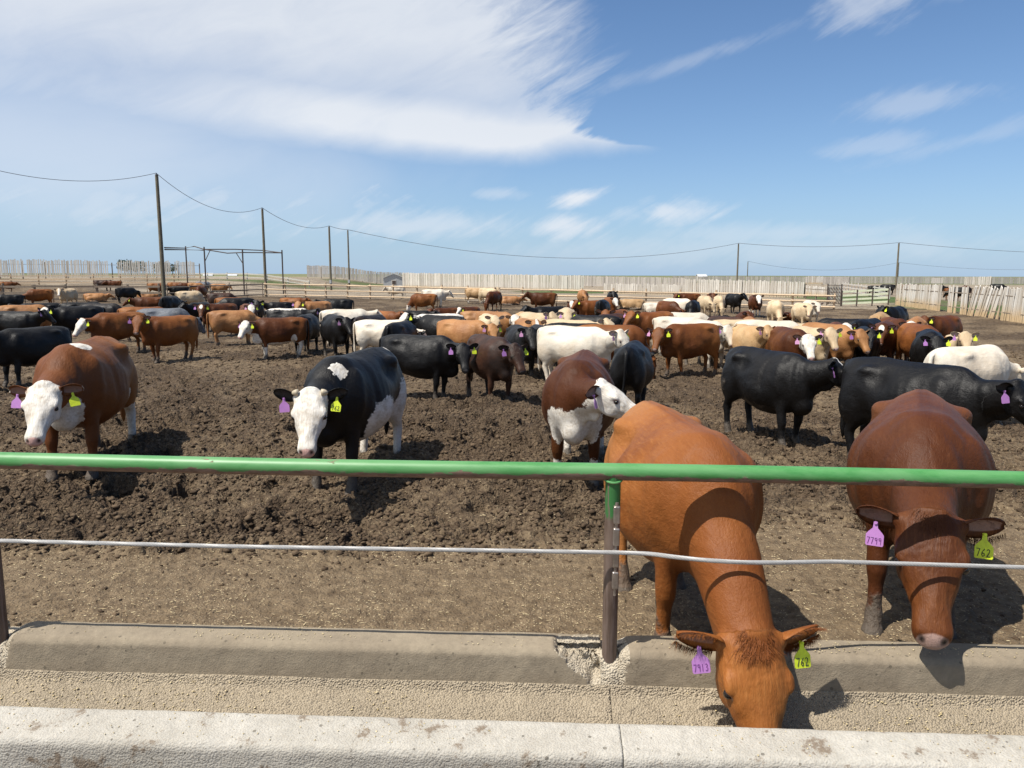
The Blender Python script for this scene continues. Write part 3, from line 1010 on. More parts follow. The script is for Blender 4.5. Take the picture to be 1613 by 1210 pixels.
def windbreak(label, a, b, ha, hb, base, mat, bw=.15, gap=.045, lean=None, group='slatted windbreak fences', drop=None, seed=1, jag=.08, rails=True, foot=None):
    """upright slabs nailed on rails; base = clearance under the boards"""
    a = Vector((a[0], a[1], 0)); b = Vector((b[0], b[1], 0))
    rnd = random.Random(seed)
    L = (b - a).length; d = (b - a).normalized(); nrm = Vector((d.y, -d.x, 0))
    mid = (a + b) / 2
    root = empty('windbreak_fence', (mid.x, mid.y, gz(mid.x, mid.y)), 0, label, 'fence', group)
    o = Vector(root.location)
    m = MB(); s = 0.0
    while s < L:
        wdt = bw * rnd.uniform(.75, 1.25)
        f = s / L
        if not (drop and drop(f, rnd)):
            p = a + d * s; g = gz(p.x, p.y) + (foot(f) if foot else 0)
            h = ha + (hb - ha) * f + rnd.uniform(-jag, jag)
            ln = (lean(f, rnd) if lean else 0) + rnd.uniform(-.015, .015)
            A_ = Vector((p.x, p.y, g + base)); B_ = A_ + d * (ln * (h - base)) + Vector((0, 0, h - base)) + nrm * rnd.uniform(-.02, .02)
            m.bar(A_ - o, B_ - o, wdt, .028, up=nrm)
        s += wdt + gap * rnd.uniform(.4, 1.8)
    m.build('boards', mat, root)
    if rails:
        r_ = MB()
        n = max(1, int(L / 3.0))
        for i in range(n):
            for fr in (.3, .78):
                p = a.lerp(b, i / n); q = a.lerp(b, (i + 1) / n)
                f = (i + .5) / n; h = ha + (hb - ha) * f
                off = Vector((mid.x, mid.y, 0)).normalized() * .09
                r_.bar(Vector((p.x, p.y, gz(p.x, p.y) + h * fr)) + off - o, Vector((q.x, q.y, gz(q.x, q.y) + h * fr)) + off - o, .09, .05)
        r_.build('rail', MAT['rail_dark'], root)
        for i in range(0, n + 1):
            p = a.lerp(b, i / n); g = gz(p.x, p.y); h = ha + (hb - ha) * i / n
            off = Vector((mid.x, mid.y, 0)).normalized() * .2
            pm = MB()
            pm.tube([Vector((p.x, p.y, g - .3)) + off - o, Vector((p.x, p.y, g + h * .9)) + off - o], .08, 7)
            pm.build('post', MAT['rail_dark'], root, smooth=True)
    return root


def col_at(px, y):
    """world x seen at image column px (horizon row) for depth y"""
    return (px - 806.5) / FPX * y * .99


# back rail fence of the pen
rail_fence('tan pole rail fence closing the far side of the pen behind the herd', (-25.7, 80), (22.6, 53.8), 1.42, 1.02, 2.75, MAT['rail_wood'], 3, group='wooden rail fences', seed=3)
# pipe fence from tall pole to the pole rail fence
rail_fence('thin dark rail fence between the two nearest tall poles', (-29.0, 64.5), (-25.9, 79.6), 1.3, 1.4, 3.0, MAT['rail_dark'], 3, post_w=.10, seed=4)
rail_fence('brown plank fence at left with dark boards, ending at the tallest pole', (-52, 62.5), (-29.6, 64.3), 1.35, 1.35, 2.6, MAT['rail_dark'], 3, plank={0: .16, 1: .16, 2: .16}, seed=5, post_w=.2)
rail_fence('pale plank fence behind the dark one at left, below the slatted windbreak', (-92, 101), (-43, 106), 1.25, 1.25, 3.4, MAT['rail_wood'], 3, plank={0: .12, 1: .2, 2: .12}, seed=6, post_w=.2)
# slatted windbreaks
windbreak('tall pale slatted windbreak with gaps in its boards at the far left', (-82, 113), (-47.5, 117), 2.95, 2.75, .35, MAT['slab'], bw=.17, gap=.09, seed=7,
          drop=lambda f, r: .625 < f < .655 or .985 < f or .88 < f < .893 or .28 < f < .287, jag=.14)
windbreak('long grey slatted windbreak seen behind the small shed', (col_at(484, 186), 186), (col_at(636, 184), 184), 3.05, 2.9, .3, MAT['slab_far'], seed=8, bw=.3, gap=.07)
windbreak('long pale slatted windbreak along the middle, right of the small shed', (col_at(634, 146), 146), (col_at(918, 112), 112), 2.75, 2.3, .0, MAT['slab'], seed=9, bw=.24, gap=.055)
windbreak('grey slatted windbreak standing farther back behind the grass patch', (col_at(880, 165), 165), (col_at(1078, 140), 140), 2.35, 1.95, .2, MAT['slab_far'], seed=10, bw=.26, gap=.05)
windbreak('low grey board panel fence in front of the grey windbreak', (col_at(952, 100), 100), (col_at(1082, 94), 94), 1.32, 1.22, .0, MAT['slab'], seed=11, bw=.22, gap=.04)
windbreak('pale upright board fence behind the two cream grazers and left of the gate', (col_at(1080, 92), 92), (col_at(1268, 84), 84), 1.95, 1.72, .0, MAT['slab'], seed=12, bw=.20, gap=.05)
windbreak('short weathered panel with missing boards left of the pallet gate', (col_at(1270, 79), 79), (col_at(1305, 72), 72), 1.35, 1.35, .35, MAT['slab_tan'], seed=13, bw=.2, gap=.12, drop=lambda f, r: r.random() < .12,
          lean=lambda f, r: .12)
windbreak('very long grey windbreak on the horizon at right', (col_at(1060, 270), 270), (col_at(1760, 250), 250), 2.25, 2.25, .1, MAT['slab_far'], seed=14, bw=.5, gap=.09, rails=False)
windbreak('brown board panel in front of the horizon windbreak', (col_at(1270, 205), 205), (col_at(1295, 205), 205), 2.35, 2.35, .4, MAT['slab_tan'], seed=15, bw=.34, gap=.06, foot=lambda f: 0)
windbreak('grey board panel beside the brown one on the horizon', (col_at(1297, 204), 204), (col_at(1337, 202), 202), 2.3, 2.3, .2, MAT['slab_far'], seed=16, bw=.34, gap=.06)
windbreak('small white panel left of two on the horizon at right', (col_at(1468, 215), 215), (col_at(1485, 215), 215), 2.05, 2.05, .5, MAT['white_rail'], seed=17, bw=.4, gap=.05)
windbreak('wide whitish slatted panel on the horizon at far right', (col_at(1520, 180), 180), (col_at(1562, 178), 178), 2.3, 2.45, .5, MAT['slab'], seed=18, bw=.3, gap=.08)


def lean_right(f, r):
    # f along the fence from the far corner to past the frame
    if f < .27: return -.07 - .06 * r.random()
    if f < .39: return -.05
    if f < .50: return -.50 - .16 * r.random()
    if f < .56: return -.22 + .1 * r.random()
    return -.04


def drop_right(f, r):
    if .27 < f < .29 or .345 < f < .362: return True
    if .29 < f < .40: return r.random() < .22
    if .47 < f < .51: return r.random() < .4
    return r.random() < .04


windbreak('leaning sun bleached slab fence along the right side of the pen', (29.3, 58.5), (20.5, 20.0), 1.78, 1.75, .05, MAT['slab_tan'], bw=.17, gap=.06, seed=19, jag=.07, lean=lambda f, r: -lean_right(f, r) * -1.0 if False else -lean_right(f, r), drop=drop_right)
rail_fence('pale rail fence running back beyond the green gate', (col_at(1328, 118), 118), (col_at(1403, 80), 80), 1.35, 1.1, 3.2, MAT['white_rail'], 3, plank={0: .14, 1: .14, 2: .14}, seed=20, post_w=.14)
rail_fence('distant pale rail fence in the open field under the pipe frame', (col_at(296, 135), 135), (col_at(486, 128), 128), 1.05, 1.05, 4.0, MAT['white_rail'], 2, plank={0: .2, 1: .14}, seed=21, post_w=.2)


# ---- gates
def gate(name, label, a, b, h, nb, mat, mat2, vbars, slope=0.0, bar=.12, zlow=.2):
    a = Vector(a); b = Vector(b)
    root = empty(name, (a + b) / 2, 0, label, 'gate')
    o = Vector(root.location)
    m = MB()
    for k in range(nb):
        z = zlow + (h - zlow) * k / (nb - 1)
        m.bar(a + Vector((0, 0, z)) - o, b + Vector((0, 0, z + slope)) - o, .05, bar)
    m.build('gate_bars', mat, root)
    for f in vbars:
        p = a.lerp(b, f)
        m = MB()
        m.bar(p + Vector((0, 0, 0.0)) - o + Vector((0, -.05, 0)), p + Vector((0, -.05, h + .12 + slope * f)) - o, .07, .07)
        m.build('gate_post', mat2, root)
    return root


ga = (col_at(1327, 60), 60, 0); gb = (col_at(1401, 58.5), 58.5, 0)
gate('metal_gate', 'pale green slatted gate on green grass at the right corner of the pen', ga, gb, 1.12, 4, MAT['gate_green'], MAT['frame_steel'], (0, .33, .66, 1), slope=.22, bar=.15)
gate('pallet_gate', 'whitish upright board gate with dark cross bars beside the green gate', (col_at(1304, 61), 61, 0), (col_at(1326, 60), 60, 0), 1.62, 6, MAT['frame_steel'], MAT['frame_steel'], (0, 1), bar=.05)
pg = MB()
p0 = Vector((col_at(1305, 61.1), 61.1, .1)); p1 = Vector((col_at(1326, 60.1), 60.1, .1))
for k in range(5):
    p = p0.lerp(p1, (k + .5) / 5)
    pg.box((p.x, p.y + .08, .92), (.17, .03, 1.6 - .1 * (k % 2)), 0)
gobj = [o for o in COL.objects if o.name == 'pallet_gate'][0]
for i, v in enumerate(pg.v): pg.v[i] = tuple(Vector(v) - Vector(gobj.location))
pg.build('gate_boards', MAT['slab'], gobj)


# ---- utility poles and wires
def pole(px, y, top_px_y, label, dia=.30, box=False):
    p = at_y(px, 440, y)
    ztop = at_y(px, top_px_y, y).z
    g = gz(p.x, y)
    root = empty('utility_pole', (p.x, y, g), 0, label, 'pole', 'utility poles')
    m = MB()
    m.tube([Vector((0, 0, -.5)), Vector((0, 0, (ztop - g) * .5)), Vector((-.02, 0, ztop - g))], [dia / 2, dia / 2 * .87, dia / 2 * .72], 10)
    m.build('shaft', MAT['pole'], root, smooth=True)
    m = MB()
    m.tube([Vector((0, -.1, ztop - g - .12)), Vector((0, -.1, ztop - g + .12))], [.05, .035], 8)
    m.build('insulator', MAT['wire'], root, smooth=True)
    if box:
        m = MB(); m.box((0, -dia / 2 - .1, 1.3 + (2.3 - 1.3) * 0), (.3, .22, .5)); m.build('meter_box', MAT['shed_grey'] if 'shed_grey' in MAT else MAT['grey_wall'], root)
    return Vector((p.x, y - .1, ztop + .1))


T1 = pole(257, 64, 275, 'tallest utility pole, left of the pipe frame at the dark plank fence', .36)
T2 = pole(418, 80.5, 329, 'second tallest pole, standing at the right end of the pipe frame', .32)
T3 = pole(521, 112, 357, 'pole with a small box, left of a close pair at the grey windbreak', .36, True)
T4 = pole(550, 121, 363, 'thin pole just right of the boxed pole at the grey windbreak', .30, True)
T5 = pole(1161, 150, 384, 'pole rising behind the pale board fence right of centre', .36)
T6 = pole(1412, 150, 383, 'pole rising behind the end of the leaning slab fence at right', .40)
T7 = pole(1177, 300, 412, 'small far pole just right of a taller pole, right of centre', .40)
T8 = pole(1414, 310, 414, 'small far pole showing close beside the pole behind the leaning fence', .46)
T9 = pole(1700, 150, 402, 'pole outside the right edge', .36) if False else at_y(1760, 401, 150)
T0 = at_y(-140, 226, 50)
T10 = at_y(1760, 417, 305)


def wire(a, b, sag, label, r=.022):
    n = 24; m = MB(); org = (a + b) / 2
    pts = []
    for k in range(n + 1):
        f = k / n
        p = a.lerp(b, f); p.z -= sag * 4 * f * (1 - f)
        pts.append(p - org)
    m.tube(pts, r, 5)
    o = m.build('overhead_wire', MAT['wire'], None, smooth=True, loc=org)
    tag(o, label, 'wire', 'overhead wires between the poles')


wire(T0, T1, 1.35, 'sagging wire entering from the left edge to the tallest pole', .02)
wire(T1, T2, 1.5, 'wire from the tallest pole down to the pole at the pipe frame', .022)
wire(T2, T3, 1.0, 'wire from the pipe frame pole to the boxed pole', .026)
wire(T3, T4, .12, 'short wire between the two close poles at the grey windbreak', .03)
wire(T4, T5, 3.6, 'longest wire sagging across the middle of the sky', .034)
wire(T5, T6, .75, 'wire between the two tall poles at right', .036)
wire(T6, T9, .5, 'wire leaving the last tall pole to the right edge', .036)
wire(T7, T8, 3.2, 'faint low wire between the two small far poles', .04)
wire(T8, T10, 2.4, 'faint low wire from the last small pole to the right edge', .04)

# ---- overhead pipe frame
fr = empty('pipe_frame', (col_at(360, 91), 91, 0), 0, 'rusty overhead pipe frame of thin posts and bent beams between two tall poles', 'frame')
fo = Vector(fr.location)
legs = {}
for nm, px, y, yt in (('a', 294, 96, 388), ('b', 323, 88, 389), ('c', 383, 88, 392.5), ('d', 416, 96, 391), ('e', 445, 92, 394)):
    p = at_y(px, 420, y); zt = at_y(px, yt, y).z
    m = MB(); m.tube([Vector((p.x, y, -.3)) - fo, Vector((p.x, y, zt)) - fo], .085, 8)
    m.build('post', MAT['frame_steel'], fr, smooth=True)
    legs[nm] = Vector((p.x, y, zt - .28))
pa = Vector((T1.x + .2, 64.2, at_y(260, 393, 64).z))
def beam(pts, r=.06):
    m = MB(); m.tube([Vector(p) - fo for p in pts], r, 7); m.build('beam', MAT['frame_steel'], fr, smooth=True)
up = Vector((0, 0, .25))
beam([pa + up * .6, legs['a'] + up * .2, legs['a'].lerp(legs['b'], .5) + up * 1.2, legs['b']])
beam([pa, legs['a'] - up * .6, legs['b'] - up * .4])
beam([legs['b'], legs['b'].lerp(legs['d'], .5) + up * .3, legs['d']])
beam([legs['b'], legs['b'].lerp(legs['c'], .6) - up * 1.1, legs['c'] - up * .4, legs['e'] - up * .2])
beam([legs['d'], legs['e'] - up * .2])
beam([legs['b'] + Vector((.75, 0, .05)), legs['b'] + Vector((.05, 0, -1.3))], .045)
beam([legs['c'] + Vector((-.75, 0, -.1)), legs['c'] + Vector((-.05, 0, -1.3))], .045)

# ---- shed
sx = col_at(620, 150)
sh = empty('small_shed', (sx, 150, 0), R(8), 'small grey gable roofed shed in front of the grey windbreak', 'shed')
m = MB()
W2, D2, H2 = 2.0, 1.8, 1.75
m.add([(-W2, -D2, -.2), (W2, -D2, -.2), (W2, -D2, H2), (0, -D2, H2 + .75), (-W2, -D2, H2), (-W2, D2, -.2), (W2, D2, -.2), (W2, D2, H2), (0, D2, H2 + .75), (-W2, D2, H2)],
      [(0, 1, 2, 3, 4), (9, 8, 7, 6, 5), (0, 5, 6, 1), (1, 6, 7, 2), (0, 4, 9, 5)])
m.build('wall', MAT['grey_wall'], sh)
m = MB()
for s in (-1, 1):
    m.bar((s * 1.08, -D2 - .2, H2 + .40), (s * 1.08, D2 + .2, H2 + .40), 2.45, .06, up=Vector((s * .39, 0, .92)))
m.build('roof', MAT['roof_metal'], sh)
m = MB(); m.box((0, -D2 - .03, .85), (.9, .05, 1.0)); wn = m.build('window', MAT['white_rail'], sh)
m = MB(); m.box((0, -D2 - .06, .85), (.7, .03, .75)); m.build('pane', MAT['frame_steel'], wn)


# ---- tree clumps on the skyline, far farm buildings
def leaf_mat():
    m, t, b = new_mat('far_foliage')
    isl = t.n('ShaderNodeNewGeometry').outputs['Random Per Island']
    t.t.links.new(t.mix(isl, (.035, .05, .035), (.10, .125, .085)), b.inputs['Base Color'])
    b.inputs['Roughness'].default_value = .8
    return m


MAT['leaf'] = leaf_mat()


def tree(px, y, h, wd, label, seed):
    rnd = random.Random(seed)
    p = at_y(px, 430, y); g = gz(p.x, y)
    root = empty('skyline_tree', (p.x, y, g), 0, label, 'tree', 'trees on the skyline')
    m = MB(); m.tube([(0, 0, -.5), (0.1, 0, h * .5), (0, .1, h * .85)], [.28, .2, .06], 7)
    for k in range(5):
        a = rnd.uniform(0, 6.28); m.tube([(0, 0, h * .35 + k * .1 * h), (math.cos(a) * wd * .3, math.sin(a) * wd * .3, h * .55 + k * .09 * h)], [.12, .03], 5)
    m.build('trunk', MAT['pole'], root, smooth=True)
    m = MB()
    for k in range(26):
        a = rnd.uniform(0, 6.28); q = rnd.random() ** .5
        c = Vector((math.cos(a) * q * wd * .5, math.sin(a) * q * wd * .5, h * rnd.uniform(.35, .97)))
        for l in range(26):
            d = Vector((rnd.gauss(0, 1), rnd.gauss(0, 1), rnd.gauss(0, .7))) * (wd * .09)
            s = wd * rnd.uniform(.025, .05)
            n1 = Vector((rnd.gauss(0, 1), rnd.gauss(0, 1), rnd.gauss(0, 1))).normalized(); n2 = n1.orthogonal().normalized()
            e = c + d
            m.add([e - n1 * s, e + n2 * s, e + n1 * s, e - n2 * s], [(0, 1, 2, 3)])
    m.build('crown', MAT['leaf'], root)


for i, (px, hh, wd) in enumerate(((196, 7.0, 6), (206, 7.2, 6), (215, 6.9, 5), (224, 6.7, 5), (251, 6.4, 6), (262, 6.6, 6), (272, 6.0, 5))):
    y = 330 + 9 * i
    tree(px, y, hh * .82 + 1, wd * .9, ['leftmost small tree of the clump showing over the left windbreak', 'second tree of the clump over the left windbreak', 'third tree of the clump over the left windbreak', 'last tree of the left clump over the windbreak',
         'first tree beside the tallest pole over the windbreak', 'tree just right of the tallest pole on the skyline', 'last small tree right of the tallest pole on the skyline'][i], 100 + i)


def barn(px, y, wd, hgt, label, roof='roof_metal', wall='white_rail'):
    p = at_y(px, 432, y)
    g = 0
    root = empty('farm_building', (p.x, y, g), R(12), label, 'building', 'far farm buildings')
    a = wd / 2; dd = wd * .35
    m = MB()
    m.add([(-a, -dd, -3), (a, -dd, -3), (a, -dd, hgt * .6), (-a, -dd, hgt * .6), (-a, dd, -3), (a, dd, -3), (a, dd, hgt * .6), (-a, dd, hgt * .6), (-a, 0, hgt), (a, 0, hgt)],
          [(0, 1, 2, 3), (5, 4, 7, 6), (0, 3, 8, 7, 4), (1, 5, 6, 9, 2)])
    m.build('wall', MAT[wall], root)
    m = MB()
    m.add([(-a - .3, -dd - .4, hgt * .58), (a + .3, -dd - .4, hgt * .58), (a + .3, 0, hgt + .15), (-a - .3, 0, hgt + .15), (a + .3, dd + .4, hgt * .58), (-a - .3, dd + .4, hgt * .58)], [(0, 1, 2, 3), (3, 2, 4, 5)])
    r_ = m.build('roof', MAT[roof], root)
    sm = r_.modifiers.new('thick', 'SOLIDIFY'); sm.thickness = .15
    m = MB(); m.box((0, -dd - .05, hgt * .22), (wd * .16, .1, hgt * .4)); m.build('door', MAT['frame_steel'], root)


barn(328, 420, 4.5, 2.9, 'small white farm building on the plain left of the pipe frame post')
barn(366, 520, 6, 2.7, 'low white farm building under the middle of the pipe frame', wall='white_rail')
barn(1105, 420, 5, 3.2, 'tiny white roofed building above the board fence right of centre')

# ------------------------------------------------------------------ cattle
def coat_mat(name, base, light, dark, skin=(.05, .045, .045), spec=.30, rough=.54, points=None, splash=.20, grad=False):
    """base hair colour with lie-of-the-hair streaks; attribute 'coat': R white marking, G bare skin, B mud, A painted-in shade of nostrils and mouth line, dark hooves"""
    m, t, b = new_mat('coat_' + name)
    at = t.n('ShaderNodeAttribute', attribute_name='coat')
    ch = t.n('ShaderNodeSeparateColor'); t.t.links.new(at.outputs['Color'], ch.inputs[0])
    A = at.outputs['Alpha']
    pos = t.n('ShaderNodeAttribute', attribute_name='rest').outputs['Vector']
    rnd = t.n('ShaderNodeObjectInfo').outputs['Random']
    off = t.n('ShaderNodeCombineXYZ'); t.t.links.new(t.math('MULTIPLY', rnd, 40.0), off.inputs[0])
    p = t.vmath('ADD', pos, off.outputs[0])
    n1 = t.noise(p, 1.7, 5, .6, .3)
    hair = t.noise(t.mapping(p, rot=(0, R(12), 0), sc=(9, 60, 44)), 1.0, 4, .7, .2)
    fine = t.noise(t.mapping(p, sc=(40, 190, 150)), 1.0, 2, .6)
    c = t.mix(t.sstep(n1, .30, .70), dark, base)
    c = t.mix(t.math('MULTIPLY', t.sstep(hair, .45, .8), .34), c, light)
    c = t.mix(t.math('MULTIPLY', t.sstep(t.noise(p, 1.1, 3, .6, .4), .52, .72), .40), c, light)
    c = t.mix(t.math('MULTIPLY', t.sstep(hair, .46, .24), .45), c, dark)
    if grad:   # golden rump and back, darker neck and shoulder, a dark line along the spine
        px_ = t.n('ShaderNodeSeparateXYZ'); t.t.links.new(pos, px_.inputs[0])
        gx_ = t.math('ADD', px_.outputs[0], t.math('MULTIPLY', t.math('SUBTRACT', n1, .5), .7))
        c = t.mix(t.math('MULTIPLY', t.sstep(gx_, .0, -.75), .50), c, light)
        c = t.mix(t.math('MULTIPLY', t.math('MULTIPLY', t.sstep(gx_, .15, .75), t.sstep(gx_, 1.5, 1.2)), .62), c, dark)
        yy = t.math('ABSOLUTE', t.math('ADD', px_.outputs[1], t.math('MULTIPLY', t.math('SUBTRACT', hair, .5), .05)))
        sp = t.math('MULTIPLY', t.math('MULTIPLY', t.sstep(yy, .06, .012), t.sstep(px_.outputs[2], 1.1, 1.2)), t.sstep(px_.outputs[0], 1.2, .9))
        c = t.mix(t.math('MULTIPLY', sp, .55), c, dark)
    k = t.math('MULTIPLY', t.sstep(fine, .2, .8, .92, 1.08, smooth=False), t.sstep(rnd, 0, 1, .86, 1.14, smooth=False))
    s = t.n('ShaderNodeVectorMath', operation='SCALE'); t.val(s.inputs[0], c); t.val(s.inputs['Scale'], k); c = s.outputs[0]
    if points:
        c = t.mix(t.math('MULTIPLY', A, 1.0) if False else t.sstep(ch.outputs[2], .15, .75, 0, .55), c, points)
    nw = t.noise(p, 9.0, 5, .6, .2); nw2 = t.noise(p, 40.0, 3, .6)
    wv = t.math('ADD', ch.outputs[0], t.math('MULTIPLY', t.math('SUBTRACT', nw, .5), splash * 2))
    wv = t.math('ADD', wv, t.math('MULTIPLY', t.math('SUBTRACT', nw2, .5), .14))
    wv = t.math('ADD', wv, t.math('MULTIPLY', t.math('SUBTRACT', hair, .5), .22))
    wf = t.sstep(wv, .475, .53)
    wcol = t.mix(t.sstep(t.math('ADD', t.math('MULTIPLY', hair, .5), t.math('MULTIPLY', nw, .5)), .32, .62), (.46, .395, .31), (.74, .70, .63))
    c = t.mix(wf, c, wcol)
    c = t.mix(t.sstep(ch.outputs[1], .25, .75), c, t.mix(wf, skin, (.58, .36, .31)))
    c = t.mix(A, c, (.012, .01, .01))
    md = t.math('ADD', ch.outputs[2], t.math('MULTIPLY', t.math('SUBTRACT', nw, .5), .9))
    mudf = t.sstep(md, .42, .62, 0, .92)
    c = t.mix(mudf, c, t.mix(nw2, (.045, .037, .03), (.13, .105, .08)))
    t.t.links.new(c, b.inputs['Base Color'])
    rg = t.math('ADD', rough - .06, t.math('MULTIPLY', hair, .14))
    rg = t.mix(t.sstep(ch.outputs[1], .3, .8), rg, (.3, .3, .3))
    t.t.links.new(rg, b.inputs['Roughness'])
    b.inputs['Specular IOR Level'].default_value = spec
    h = t.math('ADD', t.math('MULTIPLY', hair, .6), t.math('MULTIPLY', fine, .3))
    h = t.math('ADD', h, t.math('MULTIPLY', mudf, t.math('MULTIPLY', nw2, 2.0)))
    h = t.math('ADD', h, t.math('MULTIPLY', t.noise(t.mapping(p, sc=(1, 1.6, .8)), 8.0, 4, .55, .4), 1.3))
    bump(t, b, h, .6, .014)
    return m


COATS = {
    'orange': coat_mat('orange', (.30, .105, .023), (.46, .205, .062), (.18, .055, .013), skin=(.33, .2, .16), grad=True, spec=.20, rough=.50),
    'red': coat_mat('red', (.108, .033, .008), (.20, .072, .019), (.055, .016, .005), skin=(.36, .24, .2), grad=True, spec=.20, rough=.50),
    'brown': coat_mat('brown', (.20, .068, .016), (.32, .13, .036), (.115, .036, .010), skin=(.3, .2, .17), grad=True, spec=.20, rough=.52),
    'darkbrown': coat_mat('darkbrown', (.055, .021, .010), (.125, .048, .019), (.014, .008, .006), skin=(.03, .025, .025), points=(.012, .009, .008)),
    'tan': coat_mat('tan', (.37, .178, .066), (.49, .27, .115), (.25, .107, .038), skin=(.4, .28, .22)),
    'buff': coat_mat('buff', (.46, .295, .145), (.56, .40, .225), (.35, .205, .09), skin=(.5, .35, .28)),
    'cream': coat_mat('cream', (.56, .435, .28), (.64, .54, .39), (.45, .325, .19), skin=(.55, .38, .33)),
    'white': coat_mat('white', (.64, .585, .49), (.70, .66, .58), (.53, .44, .33), skin=(.55, .36, .32)),
    'black': coat_mat('black', (.0052, .0045, .0045), (.013, .0112, .0105), (.0025, .0022, .0022), spec=.26, rough=.47),
    'blackbrown': coat_mat('blackbrown', (.016, .013, .012), (.075, .036, .018), (.008, .007, .007), spec=.26, rough=.47),
    'grey': coat_mat('grey', (.15, .165, .19), (.25, .27, .30), (.07, .075, .085)),
    'splash': coat_mat('splash', (.013, .012, .0125), (.025, .023, .023), (.007, .0065, .0065), spec=.26, rough=.47, splash=.55),
}


def ring(c, left, up, hw, hu, hd, n=20, pu=2.0, pd=2.0):
    th = np.arange(n) * 2 * PI / n
    ct, st = np.cos(th), np.sin(th)
    pw = np.where(st >= 0, 2 / pu, 2 / pd)
    x = np.sign(ct) * np.abs(ct) ** pw * hw
    z = np.where(st >= 0, np.abs(st) ** (2 / pu) * hu, -np.abs(st) ** (2 / pd) * hd)
    return np.asarray(c)[None] + np.outer(x, left) + np.outer(z, up)


class Src:
    def __init__(self): self.v = []; self.f = []; self.n = 0

    def rings(self, rs):
        n = len(rs[0]); b = self.n
        for r in rs: self.v.append(r)
        k = len(rs)
        for i in range(k - 1):
            for j in range(n):
                j2 = (j + 1) % n
                self.f.append((b + i * n + j, b + i * n + j2, b + (i + 1) * n + j2, b + (i + 1) * n + j))
        c0 = rs[0].mean(0); c1 = rs[-1].mean(0)
        self.v.append(np.array([c0, c1]))
        a0 = b + k * n
        for j in range(n):
            j2 = (j + 1) % n
            self.f.append((a0, b + j2, b + j)); self.f.append((a0 + 1, b + (k - 1) * n + j, b + (k - 1) * n + j2))
        self.n = a0 + 2

    def ellipsoid(self, c, axes, r, n=14):
        """axes: 3x3 rows"""
        rs = []
        ax = np.asarray(axes, dtype=float)
        for i in range(1, 9):
            a = -PI / 2 + PI * i / 9
            rs.append(ring(np.asarray(c) + ax[0] * r[0] * math.sin(a), ax[1], ax[2], r[1] * math.cos(a), r[2] * math.cos(a), r[2] * math.cos(a), n))
        self.rings(rs)


I3 = np.eye(3)


def ypr(yaw, pitch):
    cy, sy, cp, sp = math.cos(yaw), math.sin(yaw), math.cos(pitch), math.sin(pitch)
    return np.array([(cp * cy, cp * sy, sp), (-sy, cy, 0), (-sp * cy, -sp * sy, cp)])  # fwd, left, up


TRUNK = [(-.85, 1.10, .12, .20, .08, 1.9), (-.81, 1.06, .22, .30, .165, 1.85), (-.71, 1.03, .295, .37, .24, 1.8), (-.56, 1.0, .338, .40, .295, 1.72), (-.38, .975, .375, .43, .335, 1.70), (-.18, .935, .40, .44, .37, 1.78),
         (.04, .905, .425, .455, .40, 1.85), (.24, .90, .432, .455, .395, 1.85), (.40, .91, .435, .43, .352, 1.75), (.54, .93, .42, .40, .295, 1.7), (.67, .95, .345, .37, .235, 1.8), (.78, .96, .245, .31, .17, 2.0), (.86, .96, .13, .19, .10, 2.0)]
FLEG = [(.49, .17, .98, .14, .075), (.50, .185, .80, .135, .085), (.495, .19, .66, .10, .072), (.485, .19, .53, .070, .060), (.487, .188, .425, .060, .056), (.487, .187, .375, .057, .054), (.475, .187, .29, .042, .040), (.47, .187, .17, .040, .038),
        (.475, .187, .11, .052, .048), (.498, .187, .062, .047, .046), (.512, .187, .035, .060, .056), (.522, .187, -.01, .066, .060)]
HLEG = [(-.50, .17, 1.02, .20, .10), (-.50, .20, .85, .205, .115), (-.485, .205, .72, .175, .105), (-.525, .2, .62, .122, .08), (-.595, .193, .53, .080, .060), (-.652, .19, .46, .064, .048), (-.655, .19, .40, .056, .045), (-.637, .19, .30, .045, .039), (-.622, .19, .18, .043, .039),
        (-.612, .19, .115, .054, .049), (-.588, .19, .062, .048, .047), (-.573, .19, .035, .060, .056), (-.562, .19, -.01, .066, .060)]
HEAD = [(-.095, .0, .04, .06, .075), (-.05, .0, .085, .12, .132), (.02, .0, .106, .18, .160), (.10, .0, .106, .205, .172), (.19, .0, .100, .205, .170), (.28, .0, .084, .18, .142), (.37, .0, .070, .15, .108), (.45, .0, .062, .128, .090), (.51, .0, .060, .112, .092), (.555, .0, .056, .104, .097), (.592, -.003, .050, .094, .090), (.620, -.008, .038, .074, .074), (.640, -.014, .022, .046, .048), (.650, -.02, .008, .018, .02)]
NECKS = {  # start pitch, end pitch, head pitch, length
    'alert': (14, 40, -46, .66), 'high': (25, 55, -34, .68), 'level': (2, 18, -52, .66), 'low': (-14, -6, -62, .68), 'graze': (-32, -60, -84, .80), 'bunk': (-24, -46, -66, .78), 'drop': (-20, -16, -66, .74), 'rest': (10, 24, -30, .60), 'chin': (8, 22, 4, .66)}


